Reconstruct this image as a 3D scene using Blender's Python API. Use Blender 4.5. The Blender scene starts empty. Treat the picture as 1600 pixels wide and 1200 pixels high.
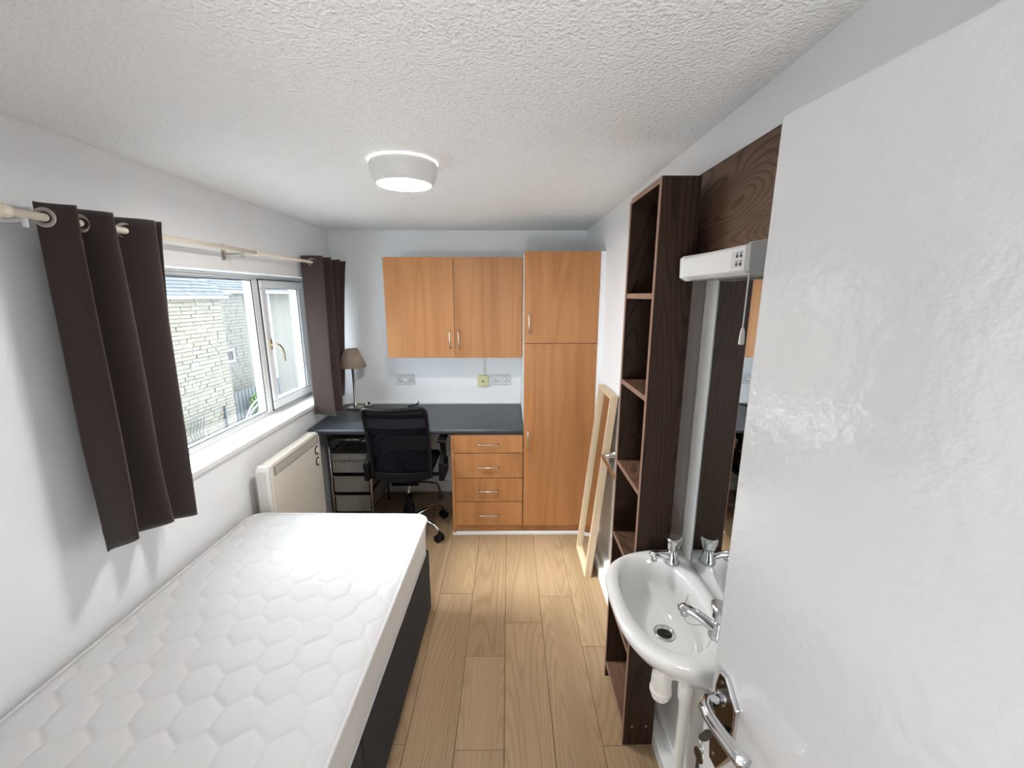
import bpy, bmesh, math, random
from mathutils import Vector, Matrix, noise as mnoise
random.seed(7)
R = math.radians
C = bpy.context.scene.collection
scene = bpy.context.scene

# ------------------------------------------------------------------ camera
cam_d = bpy.data.cameras.new('camera')
cam_d.sensor_width = 36.0
cam_d.lens = 36.0 * 647.0 / 1600.0
cam_d.clip_start = 0.02
cam_d.clip_end = 200
cam = bpy.data.objects.new('camera', cam_d)
C.objects.link(cam)
cam.location = (0, 0, 1.65)
cam.rotation_euler = (R(90 - 12.125), 0, R(-0.52))
scene.camera = cam

# ------------------------------------------------------------------ world, sun, exposure
world = bpy.data.worlds.new('overcast_sky')
scene.world = world
world.use_nodes = True
wn = world.node_tree.nodes
wl = world.node_tree.links
bg = wn['Background']
bg.inputs[0].default_value = (0.86, 0.93, 1.0, 1)
bg.inputs[1].default_value = 4.3

sun_d = bpy.data.lights.new('hazy_sun', 'SUN')
sun_d.energy = 4.7
sun_d.angle = R(24)
sun_d.color = (1.0, 0.97, 0.93)
sun = bpy.data.objects.new('hazy_sun', sun_d)
C.objects.link(sun)
sun.rotation_euler = Vector((1.30, 0.06, -1.0)).to_track_quat('-Z', 'Y').to_euler()

hall_d = bpy.data.lights.new('hall_fill', 'AREA')  # unseen fill light added behind the camera to brighten the room
hall_d.shape = 'DISK'
hall_d.size = 0.5
hall_d.energy = 9.0
hall_d.color = (1.0, 0.995, 0.99)
hall = bpy.data.objects.new('hall_fill', hall_d)
C.objects.link(hall)
hall.location = (-0.12, -1.05, 1.0)
hall.rotation_euler = (R(128), 0, 0)

LAMP_STRENGTH = 70.0

scene.view_settings.view_transform = 'Standard'
scene.view_settings.look = 'None'
scene.view_settings.gamma = 1.0
scene.view_settings.use_curve_mapping = False
scene.view_settings.exposure = 1.25


# ------------------------------------------------------------------ materials
def mat_new(name):
    m = bpy.data.materials.new(name)
    m.use_nodes = True
    return m, m.node_tree.nodes, m.node_tree.links, m.node_tree.nodes['Principled BSDF']


def plain(name, col, rough=0.5, metal=0.0, spec=0.5, bump=None, coat=0.0, sheen=0.0):
    """bump = (noise scale, distance, detail)"""
    m, n, l, p = mat_new(name)
    p.inputs['Base Color'].default_value = (*col, 1)
    p.inputs['Roughness'].default_value = rough
    p.inputs['Metallic'].default_value = metal
    p.inputs['Specular IOR Level'].default_value = spec
    p.inputs['Coat Weight'].default_value = coat
    p.inputs['Sheen Weight'].default_value = sheen
    if bump:
        tc = n.new('ShaderNodeTexCoord')
        nz = n.new('ShaderNodeTexNoise')
        nz.inputs['Scale'].default_value = bump[0]
        nz.inputs['Detail'].default_value = bump[2]
        b = n.new('ShaderNodeBump')
        b.inputs['Strength'].default_value = 1.0
        b.inputs['Distance'].default_value = bump[1]
        l.new(tc.outputs['Object'], nz.inputs['Vector'])
        l.new(nz.outputs['Fac'], b.inputs['Height'])
        l.new(b.outputs['Normal'], p.inputs['Normal'])
    return m


def wood(name, dark, light, axis=2, across=5.0, along=0.45, rings=9.0, fibre=160.0, ring_w=0.5, rough=0.45, tone=0.12, spec=0.35, sharp=2.2):
    m, n, l, p = mat_new(name)
    tc = n.new('ShaderNodeTexCoord')
    oi = n.new('ShaderNodeObjectInfo')
    off = n.new('ShaderNodeVectorMath'); off.operation = 'SCALE'
    off.inputs[0].default_value = (31.0, 17.0, 23.0)
    l.new(oi.outputs['Random'], off.inputs['Scale'])
    add = n.new('ShaderNodeVectorMath'); add.operation = 'ADD'
    l.new(tc.outputs['Object'], add.inputs[0]); l.new(off.outputs[0], add.inputs[1])

    def scaled(a, b):
        v = [a, a, a]; v[axis] = b
        s = n.new('ShaderNodeVectorMath'); s.operation = 'MULTIPLY'
        s.inputs[1].default_value = v
        l.new(add.outputs[0], s.inputs[0])
        return s.outputs[0]

    def nz(vec, scale, detail, dist=0.0):
        t = n.new('ShaderNodeTexNoise')
        t.inputs['Scale'].default_value = scale
        t.inputs['Detail'].default_value = detail
        t.inputs['Distortion'].default_value = dist
        l.new(vec, t.inputs['Vector'])
        return t.outputs['Fac']

    def math_(op, a, b=None):
        t = n.new('ShaderNodeMath'); t.operation = op
        for k, v in enumerate((a, b)):
            if v is None: continue
            if isinstance(v, (int, float)): t.inputs[k].default_value = v
            else: l.new(v, t.inputs[k])
        return t.outputs[0]
    field = nz(scaled(across, along), 1.0, 1.5, 0.2)
    s = math_('SINE', math_('MULTIPLY', field, rings * 6.283))
    ring = math_('POWER', math_('ADD', math_('MULTIPLY', s, 0.5), 0.5), sharp)
    fib = nz(scaled(fibre, fibre * 0.02), 1.0, 3.0)
    broad = nz(scaled(across * 1.6, along * 0.8), 1.0, 2.0)
    v = math_('ADD', math_('MULTIPLY', ring, ring_w), math_('MULTIPLY', fib, 0.75 * (1 - ring_w) + 0.15))
    v = math_('ADD', v, math_('MULTIPLY', math_('SUBTRACT', broad, 0.5), 0.9))
    v = math_('ADD', v, math_('MULTIPLY', math_('SUBTRACT', oi.outputs['Random'], 0.5), tone * 2))
    cr = n.new('ShaderNodeValToRGB')
    cr.color_ramp.elements[0].position = 0.05; cr.color_ramp.elements[0].color = (*light, 1)
    cr.color_ramp.elements[1].position = 0.95; cr.color_ramp.elements[1].color = (*dark, 1)
    l.new(v, cr.inputs['Fac'])
    l.new(cr.outputs['Color'], p.inputs['Base Color'])
    b = n.new('ShaderNodeBump'); b.inputs['Distance'].default_value = 0.0004; b.inputs['Strength'].default_value = 0.5
    l.new(fib, b.inputs['Height']); l.new(b.outputs['Normal'], p.inputs['Normal'])
    p.inputs['Roughness'].default_value = rough
    p.inputs['Specular IOR Level'].default_value = spec
    return m


def mottled(name, a, b, scale, rough=0.8, bump=0.0, detail=4.0):
    m, n, l, p = mat_new(name)
    tc = n.new('ShaderNodeTexCoord')
    oi = n.new('ShaderNodeObjectInfo')
    nz = n.new('ShaderNodeTexNoise')
    nz.inputs['Scale'].default_value = scale; nz.inputs['Detail'].default_value = detail
    l.new(tc.outputs['Object'], nz.inputs['Vector'])
    ad = n.new('ShaderNodeMath'); ad.operation = 'ADD'
    sb = n.new('ShaderNodeMath'); sb.operation = 'MULTIPLY_ADD'
    l.new(oi.outputs['Random'], sb.inputs[0]); sb.inputs[1].default_value = 0.7; sb.inputs[2].default_value = -0.35
    l.new(nz.outputs['Fac'], ad.inputs[0]); l.new(sb.outputs[0], ad.inputs[1])
    mx = n.new('ShaderNodeMix'); mx.data_type = 'RGBA'
    mx.inputs[6].default_value = (*a, 1); mx.inputs[7].default_value = (*b, 1)
    l.new(ad.outputs[0], mx.inputs[0]); l.new(mx.outputs[2], p.inputs['Base Color'])
    p.inputs['Roughness'].default_value = rough
    if bump:
        bp = n.new('ShaderNodeBump'); bp.inputs['Distance'].default_value = bump
        l.new(nz.outputs['Fac'], bp.inputs['Height']); l.new(bp.outputs['Normal'], p.inputs['Normal'])
    return m


def ceiling_mat():
    m, n, l, p = mat_new('stippled_ceiling_paint')
    p.inputs['Base Color'].default_value = (0.93, 0.93, 0.93, 1)
    p.inputs['Roughness'].default_value = 0.8
    tc = n.new('ShaderNodeTexCoord')
    wp = n.new('ShaderNodeTexNoise'); wp.inputs['Scale'].default_value = 60; wp.inputs['Detail'].default_value = 2
    l.new(tc.outputs['Object'], wp.inputs['Vector'])
    mxv = n.new('ShaderNodeVectorMath'); mxv.operation = 'MULTIPLY_ADD'
    mxv.inputs[1].default_value = (0.02, 0.02, 0.02)
    l.new(wp.outputs['Color'], mxv.inputs[0]); l.new(tc.outputs['Object'], mxv.inputs[2])
    vo = n.new('ShaderNodeTexVoronoi'); vo.inputs['Scale'].default_value = 115; vo.feature = 'SMOOTH_F1'
    l.new(mxv.outputs[0], vo.inputs['Vector'])
    nz = n.new('ShaderNodeTexNoise'); nz.inputs['Scale'].default_value = 120; nz.inputs['Detail'].default_value = 3
    l.new(tc.outputs['Object'], nz.inputs['Vector'])
    ad = n.new('ShaderNodeMath'); ad.operation = 'ADD'
    l.new(vo.outputs['Distance'], ad.inputs[0]); l.new(nz.outputs['Fac'], ad.inputs[1])
    b = n.new('ShaderNodeBump'); b.inputs['Distance'].default_value = 0.005; b.inputs['Strength'].default_value = 0.85
    l.new(ad.outputs[0], b.inputs['Height']); l.new(b.outputs['Normal'], p.inputs['Normal'])
    return m


def glass_mat():
    m, n, l, p = mat_new('window_glass')
    n.remove(p)
    out = n['Material Output']
    tr = n.new('ShaderNodeBsdfTransparent'); tr.inputs[0].default_value = (0.93, 0.96, 0.97, 1)
    gl = n.new('ShaderNodeBsdfGlossy'); gl.inputs['Roughness'].default_value = 0.02
    lw = n.new('ShaderNodeLayerWeight'); lw.inputs[0].default_value = 0.5
    pw = n.new('ShaderNodeMath'); pw.operation = 'POWER'; pw.inputs[1].default_value = 4.0
    fr = n.new('ShaderNodeMath'); fr.operation = 'MULTIPLY_ADD'; fr.inputs[1].default_value = 0.6; fr.inputs[2].default_value = 0.03
    l.new(lw.outputs['Facing'], pw.inputs[0]); l.new(pw.outputs[0], fr.inputs[0])
    mx = n.new('ShaderNodeMixShader')
    l.new(fr.outputs[0], mx.inputs[0]); l.new(tr.outputs[0], mx.inputs[1]); l.new(gl.outputs[0], mx.inputs[2])
    l.new(mx.outputs[0], out.inputs[0])
    return m


def sheer(name, col, rough, transp, scale=900):
    """a woven or frosted sheet that lets part of the light straight through"""
    m, n, l, p = mat_new(name)
    out = n['Material Output']
    p.inputs['Base Color'].default_value = (*col, 1)
    p.inputs['Roughness'].default_value = rough
    p.inputs['Specular IOR Level'].default_value = 0.12
    tr = n.new('ShaderNodeBsdfTransparent')
    mx = n.new('ShaderNodeMixShader'); mx.inputs[0].default_value = transp
    l.new(p.outputs[0], mx.inputs[1]); l.new(tr.outputs[0], mx.inputs[2]); l.new(mx.outputs[0], out.inputs[0])
    return m


def curtain_mat():
    m, n, l, p = mat_new('brown_curtain_cloth')
    out = n['Material Output']
    tc = n.new('ShaderNodeTexCoord')
    nz = n.new('ShaderNodeTexNoise'); nz.inputs['Scale'].default_value = 500; nz.inputs['Detail'].default_value = 2
    l.new(tc.outputs['Object'], nz.inputs['Vector'])
    cr = n.new('ShaderNodeValToRGB')
    cr.color_ramp.elements[0].color = (0.040, 0.026, 0.023, 1); cr.color_ramp.elements[0].position = 0.3
    cr.color_ramp.elements[1].color = (0.085, 0.060, 0.054, 1); cr.color_ramp.elements[1].position = 0.7
    l.new(nz.outputs['Fac'], cr.inputs[0]); l.new(cr.outputs[0], p.inputs['Base Color'])
    p.inputs['Roughness'].default_value = 0.9
    p.inputs['Specular IOR Level'].default_value = 0.15
    p.inputs['Sheen Weight'].default_value = 0.7
    p.inputs['Sheen Roughness'].default_value = 0.5
    tl = n.new('ShaderNodeBsdfTranslucent'); tl.inputs[0].default_value = (0.40, 0.32, 0.30, 1)
    mx = n.new('ShaderNodeMixShader'); mx.inputs[0].default_value = 0.26
    l.new(p.outputs[0], mx.inputs[1]); l.new(tl.outputs[0], mx.inputs[2]); l.new(mx.outputs[0], out.inputs[0])
    return m


def emit(name, col, strength):
    m, n, l, p = mat_new(name)
    p.inputs['Base Color'].default_value = (*col, 1)
    p.inputs['Emission Color'].default_value = (*col, 1)
    p.inputs['Emission Strength'].default_value = strength
    return m


M = dict(
    wall=plain('white_wall_paint', (0.885, 0.895, 0.91), 0.42, bump=(90, 0.0006, 3)),
    ceiling=ceiling_mat(),
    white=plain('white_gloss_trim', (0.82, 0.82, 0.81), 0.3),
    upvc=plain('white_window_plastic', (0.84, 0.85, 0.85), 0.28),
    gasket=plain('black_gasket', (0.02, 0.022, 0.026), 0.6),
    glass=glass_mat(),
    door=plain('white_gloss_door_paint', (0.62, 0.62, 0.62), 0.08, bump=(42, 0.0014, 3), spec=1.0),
    beech=wood('beech_laminate', (0.33, 0.130, 0.040), (0.50, 0.235, 0.091), 2, 5.5, 0.55, 5.0, 150, 0.25, 0.4, 0.06),
    beech_h=wood('beech_laminate_drawer', (0.33, 0.130, 0.040), (0.50, 0.235, 0.091), 2, 5.5, 0.55, 5.0, 150, 0.25, 0.4, 0.06),
    oak=wood('oak_laminate_floor', (0.220, 0.136, 0.072), (0.43, 0.300, 0.178), 1, 3.6, 0.36, 46.0, 230, 0.24, 0.42, 0.05, 0.4, 2.6),
    walnut=wood('dark_walnut_laminate', (0.009, 0.0045, 0.0025), (0.048, 0.025, 0.014), 2, 7.0, 0.7, 30.0, 320, 0.40, 0.5, 0.04, 0.2, 3.0),
    walnut_y=wood('dark_walnut_board', (0.035, 0.018, 0.011), (0.19, 0.105, 0.066), 1, 4.5, 1.5, 42.0, 280, 0.40, 0.5, 0.04, 0.25, 3.5),
    walnut_lit_edge=wood('walnut_lit_edge_band', (0.19, 0.105, 0.072), (0.30, 0.185, 0.135), 2, 30, 1.0, 3.0, 200, 0.3, 0.5),  # lighter pinkish edging; light on the shelf fronts put into the colour
    pine=wood('pale_pine', (0.54, 0.40, 0.25), (0.66, 0.53, 0.38), 2, 30, 1.2, 4.0, 250, 0.3, 0.5),
    carcass=plain('white_melamine', (0.78, 0.77, 0.74), 0.4),
    slate=mottled('slate_laminate', (0.022, 0.026, 0.033), (0.038, 0.044, 0.054), 9, 0.38, 0.0002),
    grey_panel=plain('grey_painted_panel', (0.30, 0.315, 0.33), 0.45),
    quilt=plain('white_quilted_cotton', (0.66, 0.66, 0.665), 0.85, spec=0.2, bump=(350, 0.0006, 3)),
    border=plain('cream_border_fabric', (0.80, 0.78, 0.75), 0.85, spec=0.2, bump=(60, 0.002, 3)),
    charcoal=mottled('charcoal_divan_fabric', (0.022, 0.021, 0.022), (0.046, 0.044, 0.045), 260, 0.95, 0.0008),
    curtain=curtain_mat(),
    cream=plain('cream_painted_metal', (0.76, 0.69, 0.57), 0.3),
    heater=plain('cream_enamel', (0.76, 0.715, 0.635), 0.4),
    heater_light=plain('pale_end_cap', (0.76, 0.745, 0.70), 0.4),
    slot=plain('dark_slot', (0.05, 0.048, 0.045), 0.7),
    grill=plain('grey_grill', (0.16, 0.148, 0.13), 0.6),
    chrome=plain('chrome', (0.66, 0.66, 0.67), 0.12, 1.0),
    nickel=plain('brushed_nickel', (0.55, 0.52, 0.47), 0.28, 1.0),
    brass=plain('pale_brass', (0.66, 0.58, 0.42), 0.25, 1.0),
    black=plain('black_plastic', (0.003, 0.003, 0.004), 0.4, spec=0.22),
    black_cloth=plain('black_upholstery', (0.002, 0.0023, 0.004), 0.9, bump=(400, 0.0008, 2), spec=0.2),
    mesh=sheer('black_mesh_fabric', (0.002, 0.0025, 0.005), 0.6, 0.12),
    frost=sheer('frosted_grey_plastic', (0.28, 0.265, 0.245), 0.35, 0.12),
    tray=plain('dark_grey_tray', (0.05, 0.05, 0.05), 0.4),
    ceramic=plain('white_ceramic', (0.80, 0.80, 0.785), 0.08, coat=0.5),
    pvc=plain('white_pipe_plastic', (0.78, 0.75, 0.69), 0.3),
    mirror=plain('mirror_silver', (0.80, 0.83, 0.83), 0.015, 1.0),
    mirror_edge=plain('mirror_edge', (0.25, 0.28, 0.28), 0.2),
    dark=plain('dark_hole', (0.008, 0.008, 0.008), 0.6),
    socket=plain('white_socket_plastic', (0.66, 0.66, 0.68), 0.3),
    yellowed=plain('yellowed_plastic', (0.66, 0.63, 0.36), 0.4),
    shade=plain('taupe_lamp_shade', (0.36, 0.275, 0.215), 0.85),
    lamp_body=plain('white_lamp_body', (0.72, 0.715, 0.70), 0.45),
    lamp_glow=emit('lit_diffuser', (1.0, 0.965, 0.92), LAMP_STRENGTH),
    rim_glow=emit('lit_lamp_rim', (1.0, 0.93, 0.82), 1.2),
    lightbox=plain('white_light_housing', (0.80, 0.80, 0.795), 0.3),
    lightcap=plain('grey_end_cap', (0.42, 0.42, 0.41), 0.4),
    reflect_metal=plain('brown_reflection_metal', (0.10, 0.083, 0.068), 0.12, 1.0),  # chrome plate's dark reflection painted as base colour; also brown lock cylinder metal
    key=plain('tarnished_key_metal', (0.10, 0.085, 0.065), 0.35, 1.0),
    stone=mottled('pale_sandstone', (0.138, 0.122, 0.096), (0.176, 0.162, 0.134), 5, 0.9, 0.01),
    stone_far=mottled('grey_sandstone', (0.118, 0.112, 0.097), (0.150, 0.143, 0.126), 4, 0.9, 0.01),
    mortar=plain('grey_mortar', (0.118, 0.114, 0.107), 0.95),
    tile=mottled('weathered_roof_tile', (0.040, 0.044, 0.052), (0.085, 0.09, 0.10), 3, 0.85),
    gutter=plain('white_gutter_plastic', (0.30, 0.315, 0.33), 0.4),
    iron=plain('dark_wrought_iron', (0.05, 0.055, 0.06), 0.5),
    paving=mottled('garden_paving', (0.20, 0.20, 0.19), (0.28, 0.275, 0.26), 2, 0.9),
    fence=plain('dark_fence_stain', (0.10, 0.105, 0.11), 0.8),
    leaf=mottled('garden_leaf', (0.10, 0.17, 0.06), (0.20, 0.30, 0.12), 20, 0.6),
)


# ------------------------------------------------------------------ builders
FR = Matrix.Identity(4)      # frame in which the coordinates handed to link() are given
W = {}                       # world matrix of every object made here


def thing(name, label, cat, loc, group=None, kind=None):
    o = bpy.data.objects.new(name, None)
    C.objects.link(o)
    o.empty_display_size = 0.05
    loc = FR @ Vector(loc)
    o.location = loc
    W[o] = Matrix.Translation(loc)
    o['label'] = label
    if kind:
        o['kind'] = kind
    else:
        o['category'] = cat
    if group:
        o['group'] = group
    return o


def link(name, bm, mat, parent=None, bevel=0.0, smooth=False, segs=2, label=None, cat=None, kind=None, group=None, sub=0):
    bmesh.ops.transform(bm, matrix=FR, verts=bm.verts)
    bmesh.ops.recalc_face_normals(bm, faces=bm.faces)
    cs = [v.co for v in bm.verts]
    lo = Vector((min(c.x for c in cs), min(c.y for c in cs), min(c.z for c in cs)))
    hi = Vector((max(c.x for c in cs), max(c.y for c in cs), max(c.z for c in cs)))
    ctr = (lo + hi) / 2
    if parent is None:
        ctr.z = lo.z
    bmesh.ops.translate(bm, vec=-ctr, verts=bm.verts)
    me = bpy.data.meshes.new(name)
    if smooth:
        for f in bm.faces:
            f.smooth = True
    bm.to_mesh(me)
    bm.free()
    me.materials.append(M[mat] if isinstance(mat, str) else mat)
    o = bpy.data.objects.new(name, me)
    C.objects.link(o)
    if parent is not None:
        o.parent = parent
        o.location = W[parent].inverted() @ ctr
    else:
        o.location = ctr
    W[o] = Matrix.Translation(ctr)
    if bevel:
        b = o.modifiers.new('edge', 'BEVEL')
        b.width = bevel; b.segments = segs; b.limit_method = 'ANGLE'; b.angle_limit = R(40)
    if sub:
        s = o.modifiers.new('smooth', 'SUBSURF'); s.levels = sub; s.render_levels = sub
    if label: o['label'] = label
    if cat: o['category'] = cat
    if kind: o['kind'] = kind
    if group: o['group'] = group
    return o


def box(x0, x1, y0, y1, z0, z1, bm=None):
    bm = bm or bmesh.new()
    vs = [bm.verts.new((x, y, z)) for x in (x0, x1) for y in (y0, y1) for z in (z0, z1)]
    for q in ((0, 1, 3, 2), (4, 6, 7, 5), (0, 4, 5, 1), (2, 3, 7, 6), (0, 2, 6, 4), (1, 5, 7, 3)):
        bm.faces.new([vs[i] for i in q])
    return bm


def hexa(pts, bm=None):
    """box from 8 points: bottom loop then top loop"""
    bm = bm or bmesh.new()
    vs = [bm.verts.new(p) for p in pts]
    for q in ((0, 1, 2, 3), (4, 7, 6, 5), (0, 4, 5, 1), (1, 5, 6, 2), (2, 6, 7, 3), (3, 7, 4, 0)):
        bm.faces.new([vs[i] for i in q])
    return bm


def tube(pts, r, seg=10, bm=None, closed=False, flat=1.0):
    """r a number or a list; flat squashes the section vertically"""
    bm = bm or bmesh.new()
    P = [Vector(p) for p in pts]
    N = len(P)
    rs = r if isinstance(r, (list, tuple)) else [r] * N
    rings = []
    up = None
    for i in range(N):
        if closed:
            t = (P[(i + 1) % N] - P[i - 1]).normalized()
        else:
            t = (P[min(i + 1, N - 1)] - P[max(i - 1, 0)]).normalized()
        if up is None:
            up = Vector((0, 0, 1)) if abs(t.z) < 0.9 else Vector((0, 1, 0))
        a = t.cross(up).normalized()
        up2 = a.cross(t).normalized()
        up = up2
        rings.append([bm.verts.new(P[i] + (a * math.cos(k * 2 * math.pi / seg) + up2 * flat * math.sin(k * 2 * math.pi / seg)) * rs[i]) for k in range(seg)])
    for i in range(N if closed else N - 1):
        A, B = rings[i], rings[(i + 1) % N]
        for k in range(seg):
            bm.faces.new((A[k], A[(k + 1) % seg], B[(k + 1) % seg], B[k]))
    if not closed:
        bm.faces.new(rings[0][::-1])
        bm.faces.new(rings[-1])
    return bm


def lathe(prof, ctr, axis='Z', seg=32, bm=None, cap=True):
    """prof = [(radius, height)...]; axis Z, X or Y"""
    bm = bm or bmesh.new()
    c = Vector(ctr)
    rings = []
    for r, h in prof:
        ring = []
        for k in range(seg):
            a = 2 * math.pi * k / seg
            u, v = r * math.cos(a), r * math.sin(a)
            if axis == 'Z': p = Vector((u, v, h))
            elif axis == 'X': p = Vector((h, u, v))
            else: p = Vector((u, h, v))
            ring.append(bm.verts.new(c + p))
        rings.append(ring)
    for A, B in zip(rings, rings[1:]):
        for k in range(seg):
            bm.faces.new((A[k], A[(k + 1) % seg], B[(k + 1) % seg], B[k]))
    if cap:
        bm.faces.new(rings[0][::-1]); bm.faces.new(rings[-1])
    return bm


def torus(ctr, normal, r, t, seg=28, ts=8, bm=None):
    n = Vector(normal).normalized()
    a = n.orthogonal().normalized(); b = n.cross(a)
    pts = [Vector(ctr) + (a * math.cos(2 * math.pi * k / seg) + b * math.sin(2 * math.pi * k / seg)) * r for k in range(seg)]
    return tube(pts, t, ts, bm, closed=True)


def prism(poly, h, axis='Z', base=0.0, bm=None):
    """extrude a 2D polygon; axis X takes (y,z), Y takes (x,z), Z takes (x,y)"""
    bm = bm or bmesh.new()

    def P(p, d):
        if axis == 'X': return (d, p[0], p[1])
        if axis == 'Y': return (p[0], d, p[1])
        return (p[0], p[1], d)
    A = [bm.verts.new(P(p, base)) for p in poly]
    B = [bm.verts.new(P(p, base + h)) for p in poly]
    n = len(poly)
    bm.faces.new(A[::-1]); bm.faces.new(B)
    for i in range(n):
        bm.faces.new((A[i], A[(i + 1) % n], B[(i + 1) % n], B[i]))
    return bm


def bar_handle(name, parent, p0, p1, out, r=0.0045, mat='nickel', label=None):
    """slim bow pull between two points, standing off along out"""
    a, b, o = Vector(p0), Vector(p1), Vector(out)
    d = (b - a).normalized()
    pts = [a, a + o * 0.75, a + o + d * 0.006, b + o - d * 0.006, b + o * 0.75, b]
    return link(name, tube(pts, r, 8), mat, parent, smooth=True, label=label)


# ------------------------------------------------------------------ room shell
XL, XR, YN, YB, ZC = -1.362, 0.600, -0.05, 3.30, 2.127
WY0, WY1, WZ0, WZ1 = 1.50, 3.20, 0.885, 1.765

# floor of separate planks
floor = link('floor', box(XL - 0.02, XR + 0.02, -1.60, YB + 0.02, -0.05, -0.012), 'mortar', kind='structure',
             label='pale oak laminate plank floor')
xs = [-0.39 - 0.188 * k for k in range(6, 0, -1)] + [-0.390, -0.202, -0.018, 0.170, 0.352, 0.540, 0.728]
joints = {6: [2.042, 0.62], 7: [1.626, 1.218, -0.1], 8: [1.827, 0.55], 9: [2.015, 0.72], 10: [1.676, 1.228, 0.1], 11: [2.3, 0.9]}
for i in range(len(xs) - 1):
    x0, x1 = max(xs[i], XL), min(xs[i + 1], XR)
    if x1 - x0 < 0.005: continue
    js = sorted(joints.get(i + 0, [0.3 + 0.47 * ((i * 37) % 3), 1.5 + 0.4 * ((i * 23) % 3)]))
    ys = [-1.60] + js + [YB]
    for y0, y1 in zip(ys, ys[1:]):
        if y1 - y0 < 0.02: continue
        dz = random.uniform(-0.0003, 0.0003)
        link('plank', box(x0 + 0.0007, x1 - 0.0007, y0 + 0.0007, y1 - 0.0007, -0.012, dz), 'oak', floor, bevel=0.0012, segs=1)

link('ceiling', box(XL - 0.3, XR + 0.2, -1.60, YB + 0.2, ZC, ZC + 0.12), 'ceiling', kind='structure', label='white stippled plaster ceiling')
link('wall_back', box(XL - 0.3, XR + 0.2, YB, YB + 0.2, -0.05, ZC), 'wall', kind='structure', label='white back wall behind desk and cupboards')
link('wall_right', box(XR, XR + 0.2, -0.35, YB, -0.05, ZC), 'wall', kind='structure', label='white right wall behind the basin')
bm = box(XL - 0.215, XL, YN, WY0, -0.05, ZC)
box(XL - 0.215, XL, WY1, YB, -0.05, ZC, bm)
box(XL - 0.215, XL, WY0, WY1, -0.05, WZ0, bm)
box(XL - 0.215, XL, WY0, WY1, WZ1, ZC, bm)
link('wall_left', bm, 'wall', kind='structure', label='white left wall with the window')
bm = box(XL - 0.3, -0.36, YN - 0.12, YN, -0.05, ZC)
box(0.55, XR, YN - 0.12, YN, -0.05, ZC, bm)
box(-0.36, 0.55, YN - 0.12, YN, 1.95, ZC, bm)
link('wall_near', bm, 'wall', kind='structure', label='white near wall with the doorway')
bm = box(-0.75, -0.65, -1.6, YN - 0.12, -0.05, ZC)
box(0.75, 0.85, -1.6, -0.35, -0.05, ZC, bm)
box(-0.75, 0.85, -1.7, -1.6, -0.05, ZC, bm)
link('wall_hall', bm, 'wall', kind='structure', label='white hallway walls outside the doorway')

# skirting boards
prof = [(0.600, 0.0), (0.536, 0.0), (0.536, 0.052), (0.541, 0.058), (0.566, 0.058), (0.566, 0.098), (0.572, 0.106), (0.600, 0.106)]
link('baseboard_right', prism(prof, 2.627 - 0.62, 'Y', 0.62), 'white', kind='structure', label='white stepped skirting along the right wall')
link('baseboard_back', box(XL, -0.39, YB - 0.018, YB, 0, 0.10), 'white', kind='structure', bevel=0.006, label='white skirting under the desk')
link('baseboard_left', box(XL, XL + 0.018, YN, YB - 0.02, 0, 0.10), 'white', kind='structure', bevel=0.006, label='white skirting behind the bed')
link('trim_1', box(XL + 0.01, 0.098, YB - 0.012, YB, 0.776, 0.792), 'white', kind='structure', bevel=0.003, label='thin white upstand strip between desk and wall')
link('trim_2', box(-0.392, 0.566, 2.626, 2.648, 0, 0.020), 'white', kind='structure', bevel=0.003, label='white strip along the foot of the cupboards')

# ------------------------------------------------------------------ window
win = thing('window_1', 'white framed window with fixed pane and opening casement', None, (XL - 0.17, 2.35, WZ0), kind='structure')
XF0, XF1 = XL - 0.200, XL - 0.142      # frame depth, outside to inside
ym0, ym1 = 2.515, 2.578                # mullion
bm = box(XF0, XF1, WY0, WY1, WZ0, 0.926)
box(XF0, XF1, WY0, WY1, 1.740, WZ1, bm)
box(XF0, XF1, WY0, WY0 + 0.06, 0.926, 1.740, bm)
box(XF0, XF1, 3.095, WY1, 0.926, 1.740, bm)
box(XF0, XF1, ym0, ym1, 0.926, 1.740, bm)
link('window_frame', bm, 'upvc', win, bevel=0.004)
bm = box(XF0 + 0.02, XF1 - 0.012, WY0 + 0.06, ym0, 0.926, 0.940)
box(XF0 + 0.02, XF1 - 0.012, WY0 + 0.06, ym0, 1.733, 1.740, bm)
link('glazing_bead', bm, 'upvc', win, bevel=0.003)
bm = box(XF0 - 0.008, XF1 + 0.014, WY0, WY1, WZ1 - 0.010, WZ1 - 0.001)
box(XF1, XF1 + 0.007, WY0, WY1, 1.747, 1.752, bm)
link('head_trim', bm, 'upvc', win, bevel=0.003)


def gasket(x, y0, y1, z0, z1, t=0.004):
    bm = box(x - 0.003, x + 0.003, y0, y1, z0, z0 + t)
    box(x - 0.003, x + 0.003, y0, y1, z1 - t, z1, bm)
    box(x - 0.003, x + 0.003, y0, y0 + t, z0, z1, bm)
    box(x - 0.003, x + 0.003, y1 - t, y1, z0, z1, bm)
    return bm


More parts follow.
